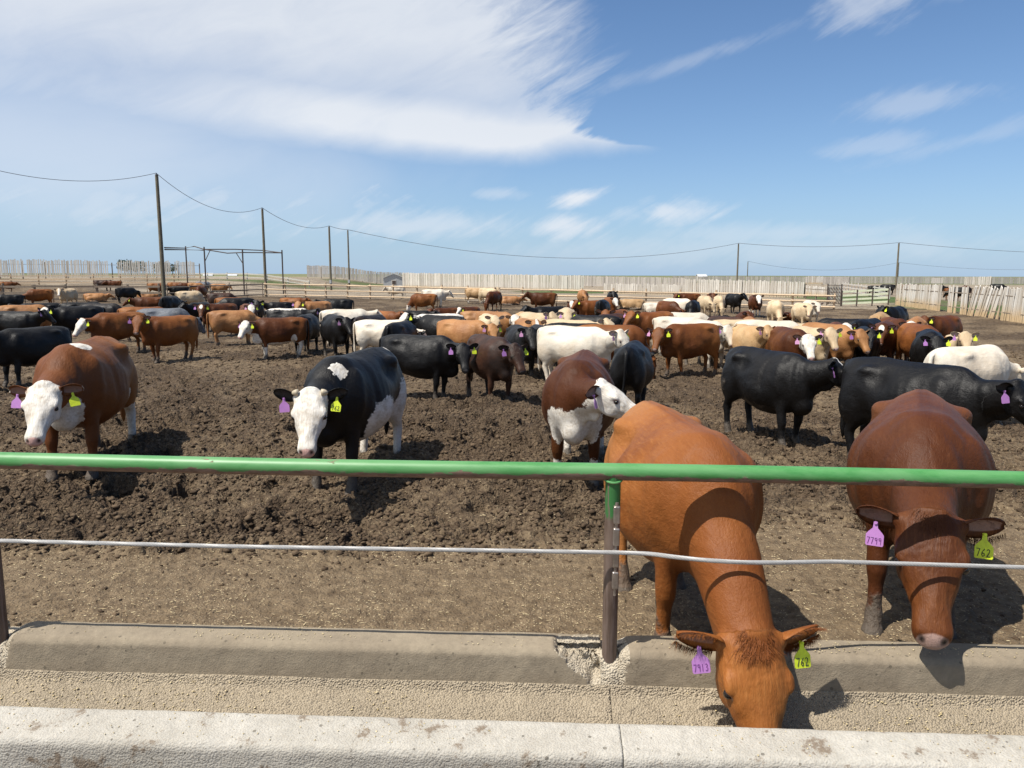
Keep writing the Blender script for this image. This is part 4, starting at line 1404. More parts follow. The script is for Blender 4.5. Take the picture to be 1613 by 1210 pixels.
def cow_source(p):
    """closed primitive pieces of one animal in its own standing frame (+X forward)"""
    S = Src()
    lie = p.get('lie'); w_ = p.get('w', 1.0)
    rs = []
    for (x, zc, u, d, hw, pu) in TRUNK:
        belly = 1.0 + (.05 if lie else 0)
        rs.append(ring((x, 0, zc), (0, 1, 0), (0, 0, 1), hw * w_ * belly, u, d, 26, pu, 2.35))
    S.rings(rs)
    for s in (-1, 1):
        S.ellipsoid((-.40, s * .215 * w_, 1.205), I3, (.15, .085, .06))       # hip bone
        S.ellipsoid((-.76, s * .10 * w_, 1.18), I3, (.08, .055, .07))      # pin bone
        S.ellipsoid((.47, s * .215 * w_, .95), I3, (.18, .115, .29))         # shoulder
        S.ellipsoid((.10, s * .20 * w_, .80), I3, (.40, .215, .27))         # rib spring
        if not lie: S.ellipsoid((-.57, s * .18 * w_, .83), I3, (.25, .145, .33))   # thigh
    S.ellipsoid((.68, 0, .66), I3, (.20, .135, .17))                         # brisket
    S.ellipsoid((-.83, 0, 1.22), I3, (.08, .045, .08))                       # tail head
    # neck
    ny, hy = R(p.get('ny', 0)), R(p.get('hy', 0))
    p0, p1, hp, L = NECKS[p.get('neck', 'level')]
    L = p.get('L', L)
    p0 += p.get('np', 0); p1 += p.get('np', 0); hp += p.get('hp', 0)
    N = 13
    pos = np.array([.44, 0, 1.035]); rs = []; neck = []
    for i in range(N):
        t = i / (N - 1)
        yaw = ny * (t ** .8) * 1.0
        pit = R(p0 + (p1 - p0) * t)
        F, Lf, U = ypr(yaw, pit)
        hk = .45 + .55 * p.get('hs', .87)
        ax, az_ = .235 + (.135 * hk - .235) * t ** .8, .255 + (.135 * hk - .255) * t ** .7
        dn = .34 + (.185 * hk - .34) * t ** .7
        rs.append(ring(pos, Lf, U, ax * (1 + .25 * (w_ - 1)), az_, dn, 20, 2.0, 2.2))
        neck.append((pos.copy(), F, Lf, U, t))
        pos = pos + F * (L / (N - 1))
    S.rings(rs)
    # dewlap
    for i in (3, 6, 9):
        q, F, Lf, U, t = neck[i]
        S.ellipsoid(q - U * (.31 - .17 * t), np.array([F, Lf, U]), (.13, .042, .10))
    # head
    hs = p.get('hs', .87)
    HF, HL, HU = [q * hs for q in ypr(ny + hy, R(hp))]
    last = neck[-1][0]
    ho = last - HF * .03 + HU * .02
    S.rings([ring(ho + HF * s_ + HU * zc, HL, HU, hw, u, d, 22, 2.6, 2.2) for (s_, zc, u, d, hw) in HEAD])
    HA = np.array([HF, HL, HU])
    for s in (-1, 1):
        S.ellipsoid(ho + HF * .175 + HL * s * .142 + HU * .044, HA, (.066, .038, .040))     # brow
        S.ellipsoid(ho + HF * .19 + HL * s * .108 - HU * .10, HA, (.12, .048, .085))        # cheek
        S.ellipsoid(ho + HF * .562 + HL * s * .054 + HU * .012, HA, (.048, .036, .038))     # nostril flare
        S.ellipsoid(ho + HF * .0 + HL * s * .140 + HU * .012, HA, (.05, .05, .055))         # ear root
    S.ellipsoid(ho - HF * .035 + HU * .062, HA, (.07, .10, .06))                              # poll
    S.ellipsoid(ho + HF * .55 - HU * .088, HA, (.06, .072, .034))                             # lower lip
    # legs
    legs = p.get('legs', (0, 0, 0, 0))
    if not lie:
        for k, (tab, s, dx) in enumerate(((FLEG, 1, legs[0]), (FLEG, -1, legs[1]), (HLEG, 1, legs[2]), (HLEG, -1, legs[3]))):
            rs = []
            zt = tab[0][2]
            for (x, y, z, rx, ry) in tab:
                f = max(0, 1 - z / .8)
                lift = 0
                gk = 1.12 if z < .6 else 1.05
                rs.append(ring((x + dx * f, s * (y * (.5 + .5 * w_)), z + lift), (0, 1, 0), (1, 0, 0), ry * gk, rx * gk, rx * gk, 14))
            rs = [np.stack([r[:, 0], r[:, 1], r[:, 2]], 1) for r in rs]
            S.rings(rs)
    else:
        zb = .56   # ground level in the standing frame when the animal lies
        for s in (-1, 1):
            S.ellipsoid((-.42, s * .27 * w_, zb + .26), I3, (.30, .16, .26))
            a = np.array([-.30, s * .38, zb + .12])
            pts = [(-.62, s * .33, zb + .12, .085), (-.35, s * .43, zb + .09, .075), (-.12, s * .44, zb + .07, .055), (.10, s * .40, zb + .055, .05), (.2, s * .38, zb + .05, .055)]
            S.rings([ring((x, y, z), (0, 1, 0), (0, 0, 1), r_, r_, r_, 12) for x, y, z, r_ in pts])
            pts = [(.42, s * .22, zb + .26, .11), (.62, s * .25, zb + .17, .09), (.80, s * .25, zb + .09, .07), (.88, s * .24, zb + .06, .06)]
            S.rings([ring((x, y, z), (0, 1, 0), (0, 0, 1), r_, r_, r_, 12) for x, y, z, r_ in pts])
            pts = [(.88, s * .23, zb + .055, .055), (.74, s * .20, zb + .05, .045), (.6, s * .18, zb + .05, .05), (.52, s * .17, zb + .05, .06)]
            S.rings([ring((x, y, z), (0, 1, 0), (0, 0, 1), r_, r_, r_, 12) for x, y, z, r_ in pts[::-1]])
    return S, neck, (ho, HF, HL, HU)


def ear_geo(ho, HF, HL, HU, s, droop=0.0, n=9, m=7, scale=1.0):
    """cupped leaf-shaped ear, opening forward; returns verts, faces, inner mask, and the hang point of a tag"""
    base = ho + HF * .005 + HL * s * .148 + HU * .03
    out = HL * s * .95 - HF * .20 + HU * (-.10 - droop)
    out = out / np.linalg.norm(out); hsz = np.linalg.norm(HF)
    face = HF * .85 + HU * .40 + HL * s * .25         # opening looks forwards
    face = face - out * face.dot(out); face /= np.linalg.norm(face)
    wid = np.cross(out, face)
    scale = scale * .9
    Lr = .25 * scale
    V = []; inner = []
    for layer in (0, 1):
        for i in range(n):
            u = i / (n - 1)
            wd = (.026 + .058 * math.sin(PI * min(1, u * .88 + .06)) ** .75) * (1 - .35 * u ** 6) * scale
            if i == n - 1: wd *= .45
            for j in range(m):
                v = -1 + 2 * j / (m - 1)
                cup = -.05 * (1 - v * v) * (1 - .7 * u)
                th = .016 * (1 - .55 * abs(v)) if layer else 0
                V.append(base + out * (u * Lr) + wid * (wd * v) + face * ((cup - th) * scale + .02 * scale) - HF / hsz * .02 * u)
                inner.append(1.0 if layer == 0 and .12 < u < .92 and abs(v) < .75 else 0.0)
    F = []
    g = n * m
    for i in range(n - 1):
        for j in range(m - 1):
            a = i * m + j
            F.append((a, a + 1, a + m + 1, a + m)); F.append((g + a, g + a + m, g + a + m + 1, g + a + 1))
    edge = [j for j in range(m)] + [i * m + m - 1 for i in range(1, n)] + [(n - 1) * m + j for j in range(m - 2, -1, -1)] + [i * m for i in range(n - 2, 0, -1)]
    for k in range(len(edge)):
        a, b_ = edge[k], edge[(k + 1) % len(edge)]
        F.append((a, a + g, b_ + g, b_))
    hang = base + out * (Lr * .52) + face * .0 * scale - np.array([0, 0, .022 * scale])
    return np.array(V), F, np.array(inner), hang, out, face, wid


def tail_geo(p, n=8):
    sw = p.get('tail', 0.0)
    if p.get('lie'):
        pts = [(-.84, 0, 1.23, .038), (-.90, .02, 1.12, .03), (-.93, .06, .95, .024), (-.92, .12, .78, .02), (-.86, .2, .66, .026), (-.72, .3, .61, .034), (-.6, .36, .59, .008)]
    else:
        pts = [(-.83, 0, 1.255, .045), (-.885, 0, 1.20, .036), (-.905, sw * .1, 1.05, .028), (-.905, sw * .3, .85, .022), (-.895, sw * .6, .66, .019), (-.89, sw * .8, .56, .028), (-.885, sw, .45, .036), (-.88, sw * 1.05, .36, .026), (-.88, sw * 1.1, .30, .006)]
    rs = [ring((x, y, z), (0, 1, 0), (1, 0, 0.0), r_, r_, r_, n) for x, y, z, r_ in pts]
    S = Src(); S.rings(rs)
    return np.vstack(S.v), S.f


DIG = {
    '7': [[(0, 1), (.55, 1), (.22, 0)]], '6': [[(.5, 1), (.15, .6), (.05, .25), (.25, 0), (.5, .15), (.45, .42), (.2, .45), (.08, .25)]],
    '2': [[(.05, .8), (.25, 1), (.5, .85), (.45, .6), (.05, 0), (.6, .02)]], '9': [[(.5, .75), (.3, .55), (.08, .7), (.12, .95), (.38, 1), (.52, .8), (.45, 0)]],
    '1': [[(.25, 1), (.25, 0)]], '3': [[(.05, .95), (.3, 1), (.5, .8), (.25, .55), (.52, .35), (.4, .05), (.05, .08)]], '0': [[(.3, 1), (.05, .7), (.05, .3), (.3, 0), (.55, .3), (.55, .7), (.3, 1)]]}
TAG_OUT = [(-.008, .0), (.008, .0), (.011, -.030), (.030, -.050), (.0385, -.062), (.0385, -.108), (.034, -.114), (-.034, -.114), (-.0385, -.108), (-.0385, -.062), (-.030, -.050), (-.011, -.030)]


def make_tag(parent, pos, yaw, color, text=None, roll=0.0, tilt=-.25, k=1.0):
    """ear tag hanging in the parent's frame; the face looks along yaw"""
    M = Matrix.Translation(Vector(pos)) @ Matrix.Rotation(yaw, 4, 'Z') @ Matrix.Rotation(roll, 4, 'X') @ Matrix.Rotation(tilt, 4, 'Y')
    m = MB()
    n = len(TAG_OUT)
    vs = [M @ Vector((.0015, x * k, z * k)) for x, z in TAG_OUT] + [M @ Vector((-.0015, x * k, z * k)) for x, z in TAG_OUT]
    fs = [tuple(range(n)), tuple(range(2 * n - 1, n - 1, -1))] + [(i, (i + 1) % n, n + (i + 1) % n, n + i) for i in range(n)]
    m.add(vs, fs)
    # stud
    m.tube([M @ Vector((-.012, 0, -.006)), M @ Vector((.010, 0, -.006))], .007 * k, 8)
    t = m.build('ear_tag', MAT[color], parent)
    if text:
        mm = MB(); hgt = .034 * k if len(text) < 4 else .030 * k
        adv = (.021 if len(text) < 4 else .0165) * k
        x0 = -adv * len(text) / 2
        for i, chx in enumerate(text):
            for st in DIG[chx]:
                pts = [M @ Vector((.003, (x0 + i * adv + a * adv * 1.25), -.104 * k + b_ * hgt)) for a, b_ in st]
                for a, b_ in zip(pts[:-1], pts[1:]):
                    mm.tube([a, b_], .0016 * k, 5)
        mm.build('tag_number', MAT['ink'] if color == 'tag_yellow' else MAT['ink_purple'], t)
    return t


WHITE = {   # (space, centre, radii): H head (along, left, up), B body, N neck (t, left, up), Z below height
    'face': [('H', (.29, 0, .03), (.48, .21, .24))],
    'facefull': [('H', (.32, 0, -.02), (.46, .30, .34))],
    'blaze': [('H', (.24, 0, .09), (.36, .06, .1)), ('H', (.55, 0, 0), (.1, .10, .1))],
    'blotch': [('H', (.10, 0, .10), (.12, .075, .1))],
    'chest': [('B', (.74, 0, .70), (.24, .20, .24))],
    'chestbig': [('B', (.70, 0, .66), (.30, .34, .27)), ('N', (.65, 0, -.24), (.55, .16, .17)), ('N', (.2, .02, -.32), (.35, .2, .2))],
    'socks': [('Z', .42)],
    'halfsocks': [('Z', .30)],
    'belly': [('B', (0, 0, .50), (.62, .32, .14))],
    'crest': [('B', (.46, 0, 1.36), (.20, .06, .10))],
    'shoulderspot': [('B', (.36, .09, 1.33), (.15, .10, .10))],
    'neckspot': [('N', (.25, .10, .20), (.16, .10, .09))],
    'backline': [('B', (-.15, 0, 1.42), (.95, .24, .22))],
    'splashback': [('B', (-.1, 0, 1.38), (1.0, .30, .30))],
    'rearleg': [('B', (-.60, .26, .55), (.26, .24, .46)), ('B', (-.60, -.24, .45), (.24, .2, .34))],
    'flank': [('B', (.10, .30, .68), (.30, .26, .24)), ('B', (.0, 0, .55), (.5, .3, .16))],
    'rumpspot': [('B', (-.72, .05, 1.31), (.08, .05, .06))],
    'eartips': [('E', 0, 0)],
    'hindstripe': [('B', (-.36, .30, .62), (.10, .14, .18)), ('B', (-.62, .2, .30), (.16, .16, .30))],
}

PENDING = []


def cow(px, py, rel, coat, label, look=None, neck='level', lie=False, s=1.0, white=(), vox=None, tags='yp', loc=None, heading=None, name='cow', group='cattle in the feedlot pen', cat='cow', texts=(None, None), **kw):
    """px,py: photo pixel of the middle of the back line; rel: 0 faces the viewer, 90 to image right"""
    zt = (1.345 - (.56 if lie else 0)) * s
    if loc is None:
        g = 0.0
        if 'depth' in kw:
            q = at_y(px, py, kw.pop('depth'))
            g = gz(q.x, q.y)
        else:
            for _ in range(6):
                q = at_z(px, py, min(zt + g, 2.2))
                g = g * .5 + gz(q.x, q.y) * .5
        loc = Vector((q.x, q.y, g))
    else:
        loc = Vector((loc[0], loc[1], gz(loc[0], loc[1]) + (loc[2] if len(loc) > 2 else 0)))
    tocam = math.atan2(-loc.y, -loc.x)
    hd = tocam + R(rel) if heading is None else R(heading)
    rl = math.degrees(hd - tocam)
    p = dict(kw); p['lie'] = lie; p['neck'] = neck
    if look is not None:
        t = (look - rl + 180) % 360 - 180
        t = max(-85, min(85, t))
        p['ny'] = t * .68; p['hy'] = t * .32
    rnd = random.Random(int(px * 31 + py * 17))
    if look is None and not lie and 'ny' not in kw:
        p['ny'] = rnd.uniform(-28, 28); p['hy'] = rnd.uniform(-12, 12); p['np'] = rnd.uniform(-8, 8)
    if loc.length > 13 and look is not None and not lie and neck == 'low':
        p['neck'] = 'level'; p.setdefault('np', 6 + rnd.uniform(-4, 6)); p.setdefault('hp', rnd.uniform(0, 12))
    if loc.length > 12 and 'np' not in kw: s = s * rnd.uniform(.94, 1.03)
    if 'legs' not in p:
        p['legs'] = tuple(rnd.uniform(-.12, .12) for _ in range(4))
    p.setdefault('tail', rnd.uniform(-.06, .06))
    p.setdefault('w', 1.0 + rnd.uniform(-.09, .07))
    dist = math.hypot(loc.x, loc.y)
    if vox is None:
        vox = .013 if dist < 12 else .018 if dist < 22 else .024 if dist < 38 else .03
    PENDING.append(dict(p=p, loc=loc, hd=hd, s=s, coat=coat, label=label, white=white, vox=vox, dist=dist, tags=tags, name=name, group=group, cat=cat, texts=texts, rl=rl, lie=lie))


def seg_gap(a, b):
    """closest horizontal gap vector between the trunks of two animals"""
    best = None
    for i in (-.62, -.31, 0, .31, .62):
        pa = a['loc'].to_2d() + Vector((math.cos(a['hd']), math.sin(a['hd']))) * i * a['s']
        for j in (-.62, -.31, 0, .31, .62):
            pb = b['loc'].to_2d() + Vector((math.cos(b['hd']), math.sin(b['hd']))) * j * b['s']
            d = pa - pb
            if best is None or d.length < best.length: best = d
    return best


def spread_herd():
    """nudge animals apart so that no two trunks share the same space"""
    moved = 0
    for it in range(30):
        hit = 0
        for i, a in enumerate(PENDING):
            for b in PENDING[i + 1:]:
                if (a['loc'] - b['loc']).to_2d().length > 2.2: continue
                d = seg_gap(a, b); L = d.length
                need = .56
                if L < need:
                    hit += 1
                    far, sg = (a, 1) if a['loc'].to_2d().length > b['loc'].to_2d().length else (b, -1)
                    n = (d / L if L > 1e-3 else Vector((0, 1))) * sg
                    out = far['loc'].to_2d().normalized()
                    lat = n - out * n.dot(out)
                    push = (out * .5 + lat * .3) * (need - L + .03)
                    if far['dist'] > 9.5:
                        far['loc'].x += push.x; far['loc'].y += push.y
        if not hit: break
    for c in PENDING:
        if c['dist'] > 9.5: c['loc'].z = gz(c['loc'].x, c['loc'].y)


def build_herd():
    spread_herd()
    temps = []
    for c in PENDING:
        S, neck, head = cow_source(c['p'])
        me = bpy.data.meshes.new('src')
        me.from_pydata([tuple(v) for v in np.vstack(S.v)], [], S.f)
        o = bpy.data.objects.new('src', me); COL.objects.link(o)
        md = o.modifiers.new('r', 'REMESH'); md.mode = 'VOXEL'; md.voxel_size = c['vox']; md.adaptivity = 0
        sm = o.modifiers.new('s', 'SMOOTH'); sm.factor = .5; sm.iterations = max(2, int(round(.045 / c['vox'])))
        temps.append(o); c['neck'] = neck; c['head'] = head
    dg = bpy.context.evaluated_depsgraph_get()
    for c, o in zip(PENDING, temps):
        me = bpy.data.meshes.new_from_object(o.evaluated_get(dg))
        finish_cow(c, me)
        bpy.data.meshes.remove(me)
    for o in temps:
        me = o.data
        bpy.data.objects.remove(o); bpy.data.meshes.remove(me)


def finish_cow(c, src):
    nv = len(src.vertices)
    co = np.empty(nv * 3, dtype=np.float32); src.vertices.foreach_get('co', co); co = co.reshape(-1, 3).astype(float)
    lv = np.empty(len(src.loops), dtype=np.int32); src.loops.foreach_get('vertex_index', lv)
    lt = np.empty(len(src.polygons), dtype=np.int32); src.polygons.foreach_get('loop_total', lt)
    p = c['p']; ho, HF, HL, HU = c['head']
    hs2 = float(HF @ HF)
    ed = np.empty(len(src.edges) * 2, dtype=np.int32); src.edges.foreach_get('vertices', ed); ea, eb = ed[0::2], ed[1::2]
    deg = np.bincount(ed, minlength=nv).astype(float); deg[deg == 0] = 1
    hd_ = np.linalg.norm((co - ho) @ np.stack([HF, HL, HU], 1) / hs2 - np.array([.28, 0, -.03]), axis=1)
    wt = .08 + .92 * np.clip((hd_ - .36) / .16, 0, 1)
    wt = wt * (np.clip((co[:, 2] - .42) / .25, .04, 1) if not c['lie'] else np.clip((co[:, 2] - .58) / .2, .25, 1))
    for _ in range(max(3, int((.115 / c['vox']) ** 2 * .5))):
        acc = np.stack([np.bincount(ea, co[eb, q], nv) + np.bincount(eb, co[ea, q], nv) for q in range(3)], 1) / deg[:, None]
        co = co + (acc - co) * (wt * .7)[:, None]
    near = c['dist'] < 13
    # muscle and hide relief
    hx = (co - ho) @ np.stack([HF, HL, HU], 1) / hs2
    amp = .010
    rel_n = fbm(co[:, 0] * 3.2 + c['loc'].x, co[:, 2] * 3.2 + co[:, 1] * 2.1, 3, int(c['loc'].y * 7) % 50)
    body_only = np.clip((np.linalg.norm(hx - np.array([.25, 0, 0]), axis=1) - .30) / .2, 0, 1) * np.clip((co[:, 2] - .5) / .2, 0, 1)
    nrm = np.empty(nv * 3, dtype=np.float32); src.vertices.foreach_get('normal', nrm) if hasattr(src.vertices[0], 'normal') else None
    nrm = nrm.reshape(-1, 3)
    co = co + nrm * (rel_n * amp * body_only)[:, None]
    for (cx, cy, cz, r0, r1, r2, am) in ((-.20, .32, 1.12, .14, .13, .12, -.040), (.27, .37, .95, .06, .2, .30, -.020), (-.36, .31, .68, .10, .13, .15, -.032), (-.76, .18, .86, .07, .13, .24, -.014), (.62, .24, 1.0, .06, .1, .2, -.012)):
        for s in (-1, 1):
            d = np.linalg.norm((co - np.array([cx, s * cy * p.get('w', 1.0), cz])) / np.array([r0, r1, r2]), axis=1)
            co = co + nrm * (am * np.exp(-d ** 2) * body_only * (1.0 if near else .5))[:, None]
    if near:
        bo = body_only
        for (cx, cy, cz, r0, r1, r2, am) in ((-.42, .27, 1.20, .10, .085, .08, .017), (-.78, .12, 1.16, .06, .06, .06, .016), (.42, .12, 1.31, .10, .07, .06, .014), (.52, .30, .86, .08, .08, .20, .016), (-.20, .30, 1.12, .13, .12, .10, -.016)):
            for s in (-1, 1):
                d = np.linalg.norm((co - np.array([cx, s * cy * p.get('w', 1.0), cz])) / np.array([r0, r1, r2]), axis=1)
                co = co + nrm * (am * np.exp(-d ** 2) * bo)[:, None]
        sp_ = np.exp(-(co[:, 1] / .05) ** 2) * (co[:, 2] > 1.12) * np.clip((.4 - co[:, 0]) * 4, 0, 1)
        co = co + nrm * (.012 * sp_ * bo)[:, None]
        rb = np.clip((np.abs(co[:, 1]) - .22) / .1, 0, 1) * np.exp(-((co[:, 0] - .08) / .22) ** 2) * np.exp(-((co[:, 2] - .95) / .22) ** 2)
        co = co + nrm * ((.0018 * p.get('ribs', 1)) * np.sin(co[:, 0] * 58 + co[:, 2] * 8) * rb * bo)[:, None]
    ridge = np.exp(-(co[:, 1] / (.011 + .4 * c['vox'])) ** 2) * (co[:, 2] > 1.15) * np.clip((.35 - co[:, 0]) * 5, 0, 1) * (co[:, 0] > -.85) * body_only
    co = co - nrm * (.007 * ridge)[:, None]
    if near:
        # nostrils sunk in, mouth line, brow hollow
        for s in (-1, 1):
            d = np.linalg.norm((hx - np.array([.612, s * .050, .010])) / np.array([.034, .022, .024]), axis=1)
            co = co - HF[None] * (.022 * np.exp(-d ** 2))[:, None]
        # socket round each eye, ridge of the brow
        for s in (-1, 1):
            d = np.linalg.norm((hx - np.array([.235, s * .16, .010])) / np.array([.05, .05, .035]), axis=1)
            co = co - HL[None] * (s * .010 * np.exp(-d ** 2))[:, None]
        for (cx, cy, cz, r0, r1, r2, am) in ((.38, .085, .045, .12, .032, .04, -.013), (.10, .15, .06, .07, .045, .05, -.010), (.35, .115, -.035, .11, .035, .026, .009), (.225, .155, .052, .045, .035, .016, .010), (.45, .0, .07, .07, .03, .03, .006), (.53, .09, -.045, .05, .03, .014, -.008)):
            for s in (-1, 1):
                d = np.linalg.norm((hx - np.array([cx, s * cy, cz])) / np.array([r0, r1, r2]), axis=1)
                co = co + nrm * (am * np.exp(-d ** 2))[:, None]
        fr_ = np.clip(1 - hd_ / .45, 0, 1)
        co = co + nrm * (.004 * fr_ * fbm(hx[:, 0] * 14, hx[:, 1] * 14 + hx[:, 2] * 9, 3, 46))[:, None]
        # curls on the forehead
        fc = np.exp(-np.linalg.norm((hx - np.array([.06, 0, .11])) / np.array([.14, .11, .08]), axis=1) ** 2)
        co = co + HU[None] * (.007 * fc * fbm(hx[:, 0] * 32, hx[:, 1] * 32, 2, 44))[:, None]
        # neck folds
        bandx = np.exp(-((co[:, 0] - .72) / .22) ** 2) * np.clip((co[:, 2] - .75) / .2, 0, 1) * np.clip((np.abs(co[:, 1]) - .05) / .08, 0, 1)
        co = co + nrm * (.006 * np.sin(co[:, 0] * 48 + co[:, 2] * 9) * bandx)[:, None]
    n_body = nv
    isl = np.zeros(nv)
    extraV = []; extraF = []; inner = []; tagpts = []
    base = nv
    flat = [lv]; tots = [lt]
    for s in (1, -1):
        EV, EF, IN, hang, out, face, wid = ear_geo(ho, HF, HL, HU, s, p.get('droop', rnd_d(c)), 11 if near else 8, 9 if near else 5, scale=math.sqrt(hs2))
        extraV.append(EV); inner.append(IN); tagpts.append((s, hang, out, face, wid))
        flat.append(np.array([i + base for f in EF for i in f], dtype=np.int32)); tots.append(np.array([len(f) for f in EF], dtype=np.int32))
        base += len(EV); isl = np.concatenate([isl, np.full(len(EV), 1)])
    TV, TF = tail_geo(p)
    extraV.append(TV); inner.append(np.zeros(len(TV)))
    flat.append(np.array([i + base for f in TF for i in f], dtype=np.int32)); tots.append(np.array([len(f) for f in TF], dtype=np.int32))
    base += len(TV); isl = np.concatenate([isl, np.full(len(TV), 2)])
    co = np.vstack([co] + extraV)
    inner = np.concatenate([np.zeros(nv)] + inner)
    # ---- markings
    hx = (co - ho) @ np.stack([HF, HL, HU], 1) / hs2
    hd_all = np.linalg.norm(hx - np.array([.28, 0, -.03]), axis=1)
    nk = c['neck']; NP = np.array([q[0] for q in nk]); NL = np.array([q[2] for q in nk]); NU = np.array([q[3] for q in nk])
    d2 = ((co[:, None, :] - NP[None]) ** 2).sum(-1); k = d2.argmin(1)
    rel = co - NP[k]
    nt = k / (len(nk) - 1.0); nl = (rel * NL[k]).sum(1); nu = (rel * NU[k]).sum(1)
    Wf = np.full(len(co), -1.0)
    for wn in c['white']:
        for item in WHITE[wn]:
            if item[0] == 'E':
                e = np.where((isl == 1), 1.2 * np.clip(np.abs(hx[:, 1]) - .35, -1, .2) * 8, -1); Wf = np.maximum(Wf, e); continue
            if item[0] == 'Z':
                Wf = np.maximum(Wf, np.where(isl == 0, (item[1] - co[:, 2]) * 3, -1)); continue
            sp_, cc, rr = item
            q = hx if sp_ == 'H' else co if sp_ == 'B' else np.stack([nt, nl, nu], 1)
            f = 1 - np.linalg.norm((q - np.array(cc)) / np.array(rr), axis=1)
            if sp_ == 'H': f = np.where(isl == 1, -1, np.minimum(f, (hx[:, 0] + .07 + .0 * hx[:, 2]) * 4))
            if sp_ == 'N': f = np.where((k == 0) | (isl > 0), -1, f)
            Wf = np.maximum(Wf, f)
    Rm = np.clip(.5 + Wf * .9, 0, 1)
    ishead = hx[:, 0] > .30
    skin = np.clip((hx[:, 0] - .572 - .018 * np.abs(hx[:, 1]) / .09) / .03, 0, 1) * np.clip((.085 - np.abs(hx[:, 1])) / .02, 0, 1) * (hx[:, 0] < .75) * (np.abs(hx[:, 1]) < .15) * (np.abs(hx[:, 2]) < .2) * np.clip((hx[:, 2] + .085) / .02, 0, 1)
    skin = np.maximum(skin, inner * .55)
    for s in (-1, 1):
        d = np.linalg.norm((hx - np.array([.232, s * .156, .026])) / np.array([.05, .045, .038]), axis=1)
        skin = np.maximum(skin, np.clip(1.15 - d, 0, .6) * (isl == 0))
    dark = np.zeros(len(co))  # cavity shade of nostrils and mouth line put into the colour, plus dark hooves
    for s in (-1, 1):
        d = np.linalg.norm((hx - np.array([.612, s * .050, .010])) / np.array([.028, .020, .021]), axis=1)
        dark = np.maximum(dark, np.clip(1.5 - d * 1.2, 0, 1))
    mouth = np.exp(-((hx[:, 2] + .070) / .008) ** 2) * (hx[:, 0] > .44) * (hx[:, 0] < .66) * (np.abs(hx[:, 1]) < .13) * .75
    dark = np.maximum(dark, mouth * (isl == 0))
    zgr = co[:, 2] - (.56 if c['lie'] else 0)
    mud = np.clip(1.0 - zgr / .42, 0, 1) * .95 * np.clip((hd_all - .45) * 6, 0, 1)
    rm = random.Random(int(c['loc'].x * 77 + c['loc'].y * 13))
    if rm.random() < .6:
        for s in (-1, 1):
            d = np.linalg.norm((co - np.array([-.68, s * .22, .78])) / np.array([.22, .16, .30]), axis=1)
            mud = np.maximum(mud, rm.uniform(.25, .5) * np.clip(1.6 - d, 0, 1))
            d = np.linalg.norm((co - np.array([rm.uniform(-.2, .2), s * .36, .58])) / np.array([.45, .2, .16]), axis=1)
            mud = np.maximum(mud, rm.uniform(.15, .42) * np.clip(1.6 - d, 0, 1))
    if c['coat'] in ('darkbrown',):
        mud = np.maximum(mud, np.clip((co[:, 0] - .45) * .8, 0, .4))
    hoof = (co[:, 2] < .045) & (not c['lie'])
    dark = np.where(hoof, .75, dark)
    colr = np.stack([Rm, skin, mud, np.clip(dark, 0, 1)], 1).astype(np.float32)
    me = mesh_np(c['name'], co, np.concatenate(flat), np.concatenate(tots))
    if len(me.vertices) == len(co):
        a = me.attributes.new('coat', 'FLOAT_COLOR', 'POINT'); a.data.foreach_set('color', colr.ravel())
        a2 = me.attributes.new('rest', 'FLOAT_VECTOR', 'POINT')
        restv = co.copy()
        # on the head the hair pattern follows the head
        hm = (hx[:, 0] > -.05) & (np.linalg.norm(hx - np.array([.25, 0, -.03]), axis=1) < .42)
        restv[hm] = hx[hm] + np.array([2.0, 0, 0])
        a2.data.foreach_set('vector', restv.astype(np.float32).ravel())
    me.materials.append(COATS[c['coat']])
    if c['lie']:
        me.transform(Matrix.Translation((0, 0, -.56)))
    o = bpy.data.objects.new(c['name'], me)
    o.location = c['loc'] + Vector((0, 0, -.02))
    o.rotation_euler = (0, 0, c['hd']); o.scale = (c['s'],) * 3
    link(o)
    tag(o, c['label'], c['cat'], c['group'])
    dz = np.array([0, 0, -.56 if c['lie'] else 0])
    if c['dist'] < 26:
        for s in (-1, 1):
            e = Vector(ho + HF * .232 + HL * s * .148 + HU * .018 + dz)
            bm = bmesh.new(); bmesh.ops.create_icosphere(bm, subdivisions=2 if near else 1, radius=.026 * math.sqrt(hs2))
            em = bpy.data.meshes.new('eye'); bm.to_mesh(em); bm.free()
            for f in em.polygons: f.use_smooth = True
            em.materials.append(MAT['eye'])
            eo = bpy.data.objects.new('eye', em); eo.location = e; link(eo, o)
    rnd = random.Random(int(c['loc'].x * 100))
    hyaw = math.atan2(HF[1], HF[0])
    for s, hang, out, face, wid in tagpts:
        if s == 1 and 'y' not in c['tags']: continue
        if s == -1 and 'p' not in c['tags']: continue
        if c['dist'] > 62: continue
        col = 'tag_yellow' if s == 1 else ('tag_purple' if rnd.random() < .5 or near else 'tag_pink')
        tx = c['texts'][0] if s == 1 else c['texts'][1]
        kk = 1.12 if near else 1.15
        make_tag(o, Vector(hang + dz) + Vector(face) * .012, hyaw + s * .12 + rnd.uniform(-.35, .35) * (0 if c['texts'][1] else 1), col, tx, roll=rnd.uniform(-.12, .12), tilt=rnd.uniform(-.35, -.1), k=kk)
    if p.get('hair'):
        add_hair(o, p['hair'], ho, HF, HL, HU, tagpts, c)
